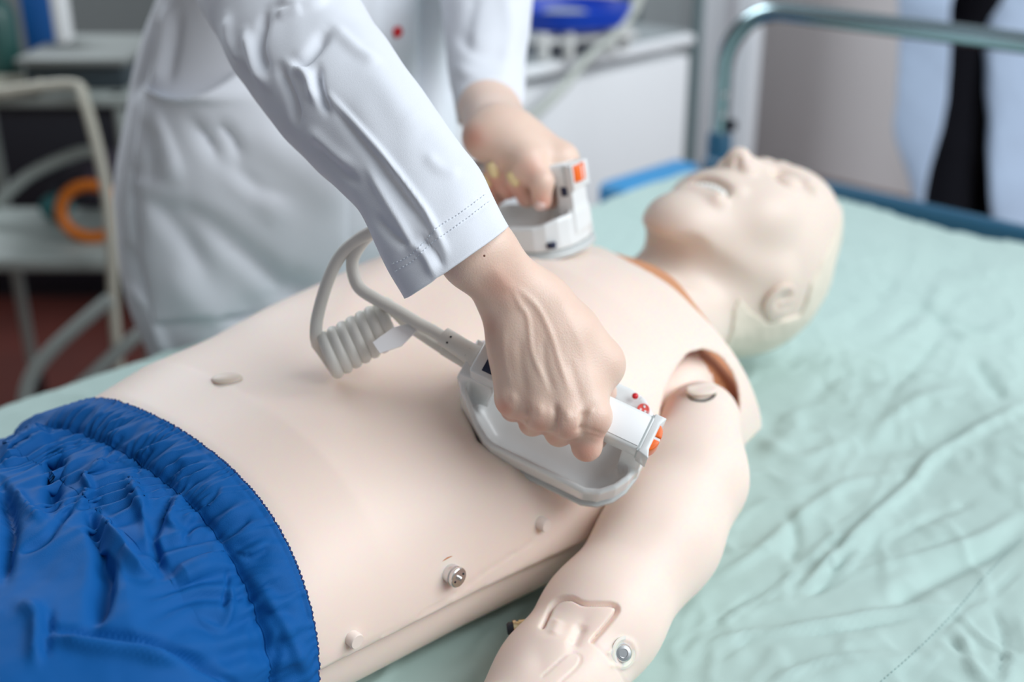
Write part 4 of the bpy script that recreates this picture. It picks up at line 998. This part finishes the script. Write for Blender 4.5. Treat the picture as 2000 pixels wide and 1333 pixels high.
# ================================================================== blue shorts
def make_shorts():
    nu, nv = 340, 420
    # edge of the waistband on the torso, from far side over the top to the near side, in world angle coordinates
    wpx = [(150, 815), (180, 800), (235, 808), (330, 850), (420, 910), (500, 988), (555, 1080), (588, 1180), (602, 1270), (612, 1333)]
    ang = []; xs = []
    for q in wpx:
        h, n = cast(BT, *q)
        if h is None: continue
        ang.append(math.atan2(-h[1], h[2]-ZM)); xs.append(h[0])
    DIAG('waist', np.round(ang, 2), np.round(xs, 3))
    o = np.argsort(ang); ang = np.array(ang)[o]; xs = np.array(xs)[o]
    ang = np.concatenate([[-2.2], ang, [2.0, 2.4]]); xs = np.concatenate([[xs[0]], xs, [xs[-1]-.02, xs[-1]-.03]])
    th = np.linspace(-2.1, 2.1, nv); xe = np.interp(th, ang, xs)
    kk = np.hanning(31); kk /= kk.sum(); xe = np.convolve(np.pad(xe, 15, mode='edge'), kk, 'valid')
    u = np.concatenate([np.linspace(0, .12, 150), np.linspace(.12, .62, nu-150+1)[1:]])
    U, TH = np.meshgrid(u, th, indexing='ij'); X = xe[None, :]-U*(1+0*TH)
    fl = .6*sstep(.25, .6, U)
    w = np.interp(X.ravel(), tx, tw).reshape(X.shape)+.011; t = np.interp(X.ravel(), tx, tt).reshape(X.shape)+.002
    # cloth gets looser away from the waist: wider, with a dip between the legs
    loose = sstep(.03, .14, U); w = w+(.006+.034*sstep(-.6, .4, TH))*loose+.03*fl; dip = .05*sstep(.16, .40, U)*np.exp(-(TH/.35)**2)
    H = (t-ZM)+.016*loose-dip; n = 2.4
    c = np.abs(np.sin(TH)); s_ = np.abs(np.cos(TH)); r = 1/((c/w)**n+(s_/H)**n)**(1/n)
    low = np.cos(TH) < 0
    zz = ZM+r*np.cos(TH); zz = np.maximum(zz, BZ+.006); Y = -r*np.sin(TH)
    Y = np.where(low, Y*(1-.0*TH), Y)
    V = np.stack([X.ravel(), Y.ravel(), zz.ravel()], 1)
    I = np.arange(U.size).reshape(U.shape); Q = np.stack([I[:-1, :-1].ravel(), I[1:, :-1].ravel(), I[1:, 1:].ravel(), I[:-1, 1:].ravel()], 1)
    N = normals(V, Q)
    if (N[:, 2]*(V[:, 2] > .88)).sum() < 0: Q = Q[:, ::-1]; N = -N
    u_ = U.ravel(); t_ = TH.ravel(); band = .037
    # gathers: fine pleats that radiate from the elastic seams
    ph = t_*.19
    pl = np.sin(2*math.pi*(ph*115+1.6*vnoise(np.stack([t_*3, u_*8, 0*u_], 1), 1.2, 31)))*(.6+.4*vnoise(np.stack([t_*4, u_*20, 0*u_], 1), 1, 32))
    pl2 = np.sin(2*math.pi*(ph*47+1.2*vnoise(np.stack([t_*2, u_*5, 0*u_], 1), 1.0, 33)+u_*9))
    amp = .0011*np.exp(-(u_/.010)**2)+.0016*np.exp(-((u_-band)/.015)**2)+.0006*np.exp(-(u_/.05)**2)
    puff = .0045*np.sin(np.clip(u_/band, 0, 1)*math.pi)+.006*sstep(band, band+.03, u_)
    seam = -.0028*np.exp(-((u_-band)/.0035)**2)-.0006*np.exp(-((u_-.004)/.0015)**2)
    d = .0018+amp*pl*1.0+(.0016*np.exp(-((u_-band*.6)/.02)**2)+.0022*np.exp(-((u_-band-.03)/.04)**2))*pl2*sstep(.004, .02, u_)+puff+seam
    big = vnoise(np.stack([u_*1.0, t_*.22, 0*u_], 1), 4.5, 41, 2)
    d += .006*sstep(.05, .14, u_)*(np.clip(1-np.abs(big)*2.0, 0, 1)-.3)
    d += .0007*vnoise(np.stack([u_, t_*.2, 0*u_], 1), 24, 44, 3)*sstep(.0, .03, u_)
    V = V+N*d[:, None]
    st = [([(0, 905), (40, 870), (95, 840)], 16, .010), ([(0, 940), (20, 1010), (12, 1080), (8, 1130)], 13, -.012), ([(110, 870), (105, 950), (95, 1000)], 14, -.012), ([(30, 960), (60, 1000), (90, 1010)], 10, .006),
          ([(180, 960), (190, 1030), (200, 1100), (190, 1180), (180, 1220)], 15, -.013), ([(215, 1080), (212, 1150), (195, 1210)], 10, -.008), ([(165, 960), (120, 1010), (90, 1050), (40, 1080)], 8, -.006), ([(175, 975), (210, 1040), (260, 1110), (300, 1130)], 12, .010),
          ([(225, 890), (170, 930), (175, 960), (130, 990)], 9, .006), ([(290, 1010), (300, 1060), (320, 1120)], 10, -.008), ([(335, 970), (310, 1020), (300, 1060)], 9, -.006), ([(250, 930), (280, 1000), (310, 1080)], 13, .007),
          ([(85, 1215), (120, 1235), (200, 1240), (280, 1250), (350, 1275), (420, 1310), (470, 1350)], 9, -.009), ([(95, 1240), (180, 1262), (280, 1275), (360, 1300)], 14, .008), ([(95, 1190), (90, 1240), (85, 1290)], 10, -.006), ([(40, 1180), (75, 1210), (70, 1300)], 16, .007),
          ([(440, 1130), (450, 1180), (430, 1230), (380, 1210)], 8, .003), ([(445, 1120), (442, 1160), (436, 1190)], 5, -.003), ([(340, 1130), (400, 1100), (440, 1070)], 22, .006), ([(360, 960), (330, 1010), (350, 1040)], 10, .004), ([(500, 1130), (560, 1230), (600, 1320)], 14, .003),
          ([(400, 1014), (372, 1030), (360, 1060)], 6, -.003), ([(240, 850), (215, 880), (205, 905)], 5, -.0025), ([(300, 870), (275, 905), (265, 930)], 5, -.0025), ([(360, 900), (330, 940), (318, 965)], 5, -.0025), ([(430, 950), (400, 990), (380, 1010)], 5, -.0025), ([(490, 1010), (455, 1040), (430, 1060)], 4, -.0025), ([(530, 1060), (500, 1090), (455, 1080)], 5, -.002), ([(560, 1130), (530, 1140), (500, 1160)], 5, -.002), ([(590, 1240), (560, 1250), (540, 1260)], 4, -.0015)]
    V = sculpt(V, Q, st); V[:, 2] = np.maximum(V[:, 2], BZ+.004)
    nb = int(np.searchsorted(u, band))
    nvv = nv
    Qb = Q.reshape(len(u)-1, nv-1, 4)
    VB = V[:(nb+1)*nvv]; QB = Qb[:nb].reshape(-1, 4); VM = V[nb*nvv:]; QM = Qb[nb:].reshape(-1, 4)-nb*nvv
    o = fast_mesh('shorts', VM, QM, M_BLUE, man); tagp = fast_mesh('waistband', VB, QB, M_BLUE, o)
    for q in (o, tagp): md = q.modifiers.new('thick', 'SOLIDIFY'); md.thickness = .0012; md.offset = -1
    # stitched hem along the waist edge: a thin overlock cord
    edge = V[:nvv]-N[:nvv]*.0010; edge = edge[40:-40]; xx = edge+np.stack([np.full(len(edge), .0008), 0*edge[:, 0], 0*edge[:, 0]], 1)
    fine = np.stack([np.interp(np.linspace(0, len(xx)-1, 1500), np.arange(len(xx)), xx[:, i]) for i in range(3)], 1)
    rr = .0007+.0004*np.sin(np.linspace(0, 2*math.pi*190, 1500))
    vh, fh = tube_VF(fine, rr, 6); mesh('hem_stitching', vh, fh, M_BLUE_DK, tagp)['kind'] = 'stuff'
    return o
shorts = make_shorts(); tag(shorts, label='crinkled blue polyester shorts with gathered waistband')

# ================================================================== things behind the bed
def disc_box(name, px, py, d, size, m, parent=None, yaw=0.0, **k):
    c = at(px, py, d); ax = (np.array([math.cos(yaw), math.sin(yaw), 0]), np.array([-math.sin(yaw), math.cos(yaw), 0]), np.array([0, 0, 1.]))
    return box(name, c, size, m, parent, axes=ax, **k)
# white bedside cabinet with a grey top
YC = 1.0
a = hy(1347, 62, YC); b = hy(1040, 132, YC); zt = (a[2]+b[2])/2; DIAG('cab', a, b)
cab = empty('bedside_cabinet', ((a[0]+b[0])/2-.15, YC+.25, 0), 'white bedside cabinet with a grey top behind the bed', 'cabinet')
x0, x1 = b[0]-.45, a[0]
box('carcass', ((x0+x1)/2, YC+.26, zt/2-.02), (x1-x0, .50, zt-.06), M_CAB, cab, bevel=.006)
box('door', ((x0+x1)/2, YC+.001, zt/2+.02), (x1-x0-.012, .018, zt-.14), M_CAB, cab, bevel=.004)
box('worktop', ((x0+x1)/2, YC+.26, zt-.012), (x1-x0+.01, .55, .024), M_CAB, cab, bevel=.006)
box('top_mat', ((x0+x1)/2, YC+.27, zt+.003), (x1-x0+.002, .53, .006), mat('grey_rubber_mat', (.30, .33, .34), .7), cab, bevel=.002)
box('plinth', ((x0+x1)/2, YC+.27, .025), (x1-x0-.04, .46, .05), M_BLACK, cab)
# blue dish on a white pegged rack
DR = hz(1140, 62, zt+.055); rack = empty('pegged_rack', (DR[0], DR[1], zt+.007), 'white pegged rack under the bright blue dish on the cabinet', 'rack')
e_r = np.array([.93, -.37, 0]); e_f = np.array([.37, .93, 0])
M_PEG = mat('white_plastic', (.70, .70, .68), .4)
box('rack_bar', DR+[0, 0, -.012], (.24, .05, .014), M_PEG, rack, axes=(e_r, e_f, np.array([0, 0, 1.])), bevel=.004)
box('rack_bar', DR+e_f*.16+[0, 0, -.012], (.24, .03, .014), M_PEG, rack, axes=(e_r, e_f, np.array([0, 0, 1.])), bevel=.004)
for i, (u, v) in enumerate(((-.105, -.02), (-.045, -.02), (.055, -.02), (.11, .02), (-.09, .16), (.09, .16))):
    lathe('peg', [(.012, 0), (.013, .004), (.013, .050), (.010, .056)], np.array([DR[0], DR[1], zt+.006])+e_r*u+e_f*v, (0, 0, 1), M_PEG, rack, 20)
dish = empty('dish', DR, 'bright blue oval dish with a pale round centre on the white pegged rack', 'dish')
V, F = lathe_VF([(.0, 0), (.11, 0), (.135, .012), (.142, .045), (.138, .047), (.128, .02), (.10, .008), (.0, .008)], np.zeros(3), (0, 0, 1), 40)
M_DISH = mat('bright_blue_plastic', (.005, .055, .50), .4)
smooth_by_angle(mesh('bowl', [DR+e_f*.07+e_r*v[0]*1.0+e_f*v[1]*.9+np.array([0, 0, v[2]+.002]) for v in V], F, M_DISH, dish), 40)
lathe('round_centre', [(.062, 0), (.060, .012), (.045, .020), (.0, .020)], DR+e_f*.09+[0, 0, .011], (0, 0, 1), M_CART, dish, 28)
# pale hose in front of the cabinet
tag(tube('hose', catmull([hy(*q, .93) for q in ((1262, -60), (1242, 10), (1205, 62), (1150, 110), (1105, 165), (1060, 210), (1015, 245), (990, 300))], 10), .0105, mat('pale_hose', (.55, .58, .53), .5)), 'pale flexible hose hanging in front of the white bedside cabinet', 'hose')
# wall pieces between cabinet and grey wall
struct(disc_box('trim_4', 1357, 150, 3.3, (.02, .02, 3.0), mat('trim_dark2', (.13, .19, .20), .6)))
struct(disc_box('trim_5', 1457, 150, 3.35, (.05, .05, 3.0), M_TRIM))
# ---------------- trolley on the left
cart = empty('trolley', at(120, 700, 2.5)*[1, 1, 0], 'pale tube-framed equipment trolley with shelves left of the white coat', 'trolley')
def S(px, py, d): return at(px, py, d)
DD = 2.45; cr = np.array([CR[0], CR[1], 0]); cr = nrm(cr); cf = nrm(np.array([CF[0], CF[1], 0])); up = np.array([0, 0, 1.])
def shelf(py, th, nm='shelf'):
    c = at(60, py, DD)+cf*.16; box(nm, c, (.46, .34, th), M_CART, cart, axes=(cr, -cf*-1 if False else np.cross(up, cr), up), bevel=.006)
    return c[2]+th/2
z1 = shelf(196, .026); z2 = shelf(516, .030)
for px, dp in ((228, 0), (-160, 0)):
    p = at(px, 196, DD)+cf*.01; tube('post', [(p[0], p[1], z1+.0), (p[0], p[1], .06)], .013, M_CART, cart, 14)
    p2 = p+cf*.31; tube('post', [(p2[0], p2[1], z1+.0), (p2[0], p2[1], .06)], .013, M_CART, cart, 14)
    for pp in (p, p2): lathe('castor', [(.02, 0), (.028, .008), (.028, .02), (.02, .03)], (pp[0]-cr[0]*.012, pp[1]-cr[1]*.012, .030), cr, M_BLACK, cart, 18)
tube('base_tube', catmull([S(*q, 2.3) for q in ((62, 900), (52, 850), (48, 790), (62, 735), (100, 685), (160, 630), (215, 585))], 10), .0135, M_CART, cart, 14)
tube('base_tube', catmull([S(*q, 2.3) for q in ((70, 850), (110, 800), (170, 745), (240, 680), (290, 640))], 10), .0135, M_CART, cart, 14)
tube('brace', catmull([S(*q, 2.62) for q in ((-60, 440), (0, 390), (60, 340), (150, 300), (200, 298))], 10), .013, M_CART, cart, 14)
# items on the trolley
def stand(px, d, z): p = at(px, 200, d); return np.array([p[0], p[1], z])
c = stand(18, 2.6, z1+.001); bt = empty('bottle', c, 'dark green plastic bottle at the far left of the trolley top', 'bottle')
lathe('bottle_body', [(.036, 0), (.040, .006), (.040, .13), (.030, .155), (.016, .165), (.016, .185)], c, up, mat('green_plastic', (.03, .10, .09), .35), bt); lathe('bottle_cap', [(.019, 0), (.019, .024), (.016, .027)], c+[0, 0, .18], up, M_LABEL, bt)
c = stand(105, 2.68, z1+.115); bx = empty('carton', c-[0, 0, .08], 'blue and white carton standing on the grey case', 'carton')
box('carton_body', c, (.062, .05, .17), mat('carton_blue', (.01, .11, .38), .4), bx, axes=(nrm(cr+.12*up), np.cross(up, cr), up), bevel=.002); box('carton_side', c+cr*.044, (.024, .048, .168), M_LABEL, bx, axes=(cr, np.cross(up, cr), up), bevel=.002)
c = stand(195, 2.62, z1+.026); cs = empty('instrument_case', c-[0, 0, .025], 'flat grey instrument case lying on the trolley top', 'case')
box('case_base', c, (.20, .26, .05), mat('case_dark', (.035, .05, .06), .5), cs, axes=(cr, np.cross(up, cr), up), bevel=.006); box('case_lid', c+[0, 0, .031], (.225, .29, .016), mat('case_grey', (.22, .235, .225), .6), cs, axes=(cr, np.cross(up, cr), up), bevel=.006)
hp_ = [stand(0+60*math.cos(t), 2.42, z1+.012)+cf*(.05+.06*math.sin(t)) for t in np.linspace(0, 11, 40)]
hs = tube('coiled_hose', catmull(hp_+[S(140, 165, 2.42), S(165, 200, 2.40), S(188, 280, 2.38), S(208, 380, 2.38), S(218, 480, 2.38), S(222, 600, 2.40), S(232, 720, 2.42)], 5), .011, mat('cream_hose', (.50, .48, .40), .5)); tag(hs, 'cream hose coiled on the trolley top and hanging down its side', 'hose')
c = at(180, 432, 2.52); rg = []
for t in np.linspace(0, 2*math.pi, 33): rg.append(np.array([c[0], c[1], z2+.062])+cr*.062*math.cos(t)+up*.052*math.sin(t)+cf*.012*math.sin(t))
tag(tube('orange_tubing', rg, .0125, mat('orange_rubber', (.62, .16, .01), .5), None, 14), 'loop of orange tubing on the lower trolley shelf', 'tubing')
rg2 = [p*[1, 1, 1]+cf*.03+cr*.01 for p in rg]
c = stand(78, 2.56, z2+.028); tl = empty('teal_pouch', c-[0, 0, .028], 'teal pouch on the lower trolley shelf beside the orange tubing', 'pouch')
g = Field(c-.08, c+.08, .004, pad=.03); g.ell(c, (.035, .035, .028), k=.01); g.ell(c+cr*.012+up*.012, (.022, .03, .02), k=.01); V, Q = g.mesh(2); V[:, 2] = np.maximum(V[:, 2], z2+.001); fast_mesh('pouch_body', V, Q, mat('teal_plastic', (.03, .16, .17), .5), tl); lathe('pouch_stopper', [(.008, 0), (.008, .02), (.005, .022)], c+up*.024, up, M_BLACK, tl, 14)
c = stand(175, 2.66, z2+.06); g = Field(c-.14, c+.14, .006, pad=.03); g.ell(c, (.075, .06, .058), k=.01, axes=(cr, np.cross(up, cr), up)); g.ell(c+up*.03+cr*.02, (.04, .04, .04), k=.02); V, Q = g.mesh(2); V = V+normals(V, Q)*(.004*vnoise(V, 14, 3))[:, None]; V[:, 2] = np.maximum(V[:, 2], z2+.001)
tag(fast_mesh('bag', V, Q, mat('purple_grey_cloth', (.045, .035, .055), .8)), 'dark purple-grey bag behind the orange tubing on the lower shelf', 'bag')
# black block added to stand in for the shaded dark behind the trolley
p = at(60, 380, 3.55); bn = empty('dark_backing', (p[0], p[1], 0), 'black block added for the shaded dark behind the trolley', 'backing')
ztop = .60; c = np.array([p[0], p[1], ztop/2]); AX = (cr, np.cross(up, cr), up)
box('backing_body', c+cf*.2, (1.15, .45, ztop-.06), M_BLACK, bn, axes=AX, bevel=.01); box('backing_top', c+cf*.2+up*(ztop/2-.015), (1.2, .5, .03), M_BLACK, bn, axes=AX, bevel=.008); box('backing_foot', c+cf*.2-up*(ztop/2-.015), (1.1, .42, .03), M_BLACK, bn, axes=AX)
# ---------------- second person standing at the foot end of the room
p2o = at(1890, 250, 3.15); pr = empty('person', (p2o[0], p2o[1], 0), 'person in pale blue open coat and black trousers standing behind the head rail', 'person')
def up_at(px, py, d0, z): # point above the floor line under a pixel
    q = at(px, py, d0); return np.array([q[0], q[1], z])
trl = [(1872, 200, 3.12), (1905, 200, 3.2)]
f = Field(p2o*[1, 1, 0]-[.45, .45, 0], p2o*[1, 1, 0]+[.45, .45, 1.2], .012, pad=.06)
la = at(1885, 60, 3.15); lb = at(1848, 300, 3.10); lc = at(1832, 480, 3.05); ra = at(1895, 60, 3.2); rb = at(1905, 300, 3.2); rc_ = at(1908, 480, 3.2)
f.chain([la*[1, 1, 0]+[0, 0, .98], la, lb, lc, lc*[1, 1, 0]+[0, 0, .08]], [.10, .07, .070, .072, .065], k=.02); f.chain([ra*[1, 1, 0]+[0, 0, .98], ra, rb, rc_, rc_*[1, 1, 0]+[0, 0, .08]], [.10, .07, .058, .056, .055], k=.02)
V, Q = f.mesh(2); fast_mesh('trousers', V, Q, M_DKCLOTH, pr)
for q in (lc, rc_): box('shoe', np.array([q[0], q[1], .04])-cf*.05, (.09, .25, .08), M_BLACK, pr, axes=AX, bevel=.025, seg=3)
V, Q = cloth_tube([(1730, -300, 3.1, 2010, -300, 3.2, .6), (1745, -120, 3.1, 1990, -120, 3.2, .6), (1752, -20, 3.08, 1868, -20, 3.0, .35), (1758, 80, 3.06, 1860, 80, 2.98, .30), (1752, 180, 3.04, 1852, 180, 2.98, .30), (1745, 260, 3.04, 1835, 260, 2.98, .3), (1770, 330, 3.02, 1815, 330, 2.98, .35), (1790, 400, 3.02, 1800, 400, 2.98, .5)], 80, 90, seed=51, namp=.004, nfreq=5)
ct = fast_mesh('coat', V, Q, M_COAT2, pr)
V, Q = cloth_tube([(1900, -200, 3.1, 2060, -200, 3.25, .5), (1925, 0, 3.08, 2080, 0, 3.2, .4), (1928, 100, 3.05, 2090, 100, 3.15, .35), (1930, 250, 3.0, 2090, 250, 3.1, .3), (1938, 400, 2.96, 2080, 400, 3.05, .3), (1950, 520, 2.95, 2060, 520, 3.0, .3)], 80, 90, seed=53, namp=.006, nfreq=6)
fast_mesh('coat_panel', V, Q, M_COAT2, ct)
sh = at(1870, -420, 3.15); f = Field(sh-[.35, .35, .5], sh+[.35, .35, .62], .012, pad=.06)
f.cap(sh-cr*.15, sh+cr*.15, .07, .07, k=.05); f.cap(sh-up*.42, sh, .12, .12, k=.05); V, Q = f.mesh(1); fast_mesh('coat_top', V, Q, M_COAT2, ct)
f = Field(sh-[.2, .2, .05], sh+[.2, .2, .50], .010, pad=.05); hc2 = sh+up*.28-cf*.02
f.cap(sh, hc2-up*.05, .05, .05, k=.03); f.ell(hc2, (.075, .095, .115), k=.03, axes=(cr, cf, up)); f.ell(hc2-cf*.03-up*.06, (.05, .055, .055), k=.03, axes=(cr, cf, up)); f.cap(hc2-cf*.095, hc2-cf*.115-up*.035, .009, .013, k=.012)
for s in (-1, 1): f.ell(hc2-cf*.095+cr*s*.033, (.018, .012, .012), k=.012, op='sub', axes=(cr, cf, up)); f.ell(hc2+cr*s*.078, (.010, .018, .03), k=.01, axes=(cr, cf, up))
V, Q = f.mesh(1); o = fast_mesh('body', V, Q, M_SKIN, pr)
f = Field(hc2-.18, hc2+.18, .010, pad=.05); f.ell(hc2+up*.012+cf*.012, (.084, .10, .12), k=0, axes=(cr, cf, up)); f.ell(hc2-cf*.09-up*.05, (.10, .085, .12), k=.01, op='sub', axes=(cr, cf, up)); V, Q = f.mesh(1); fast_mesh('hair', V, Q, bpy.data.materials['brown_hair'], pr)

BSH = bvh(sheet)
stitches([(1720, 1333), (1800, 1262), (1870, 1190), (1930, 1120), (2000, 1050)], BSH, sheet, step=9, ln=5, m=mat('sheet_thread', (.30, .44, .43), .8))

PL = {'neck_shade_rim': 'brown rim painting the shade at the neck opening', 'discharge_button': 'orange button', 'dark_window': 'dark navy window', 'red_lamp': 'small red lamp', 'cable_tag': 'white paper tag', 'coiled_cable': 'coiled pale grey cable', 'hair_cap': 'cream moulded hair', 'teeth': 'white teeth', 'metal_stud': 'polished steel stud', 'elbow_screw': 'steel screw at the elbow', 'valve_cap': 'black cap', 'worktop': 'white worktop edge', 'rail_sleeve': 'blue sleeve at the foot of the rail', 'button': 'red button', 'side_bumper': 'bright blue strip', 'castor': 'black castor'}
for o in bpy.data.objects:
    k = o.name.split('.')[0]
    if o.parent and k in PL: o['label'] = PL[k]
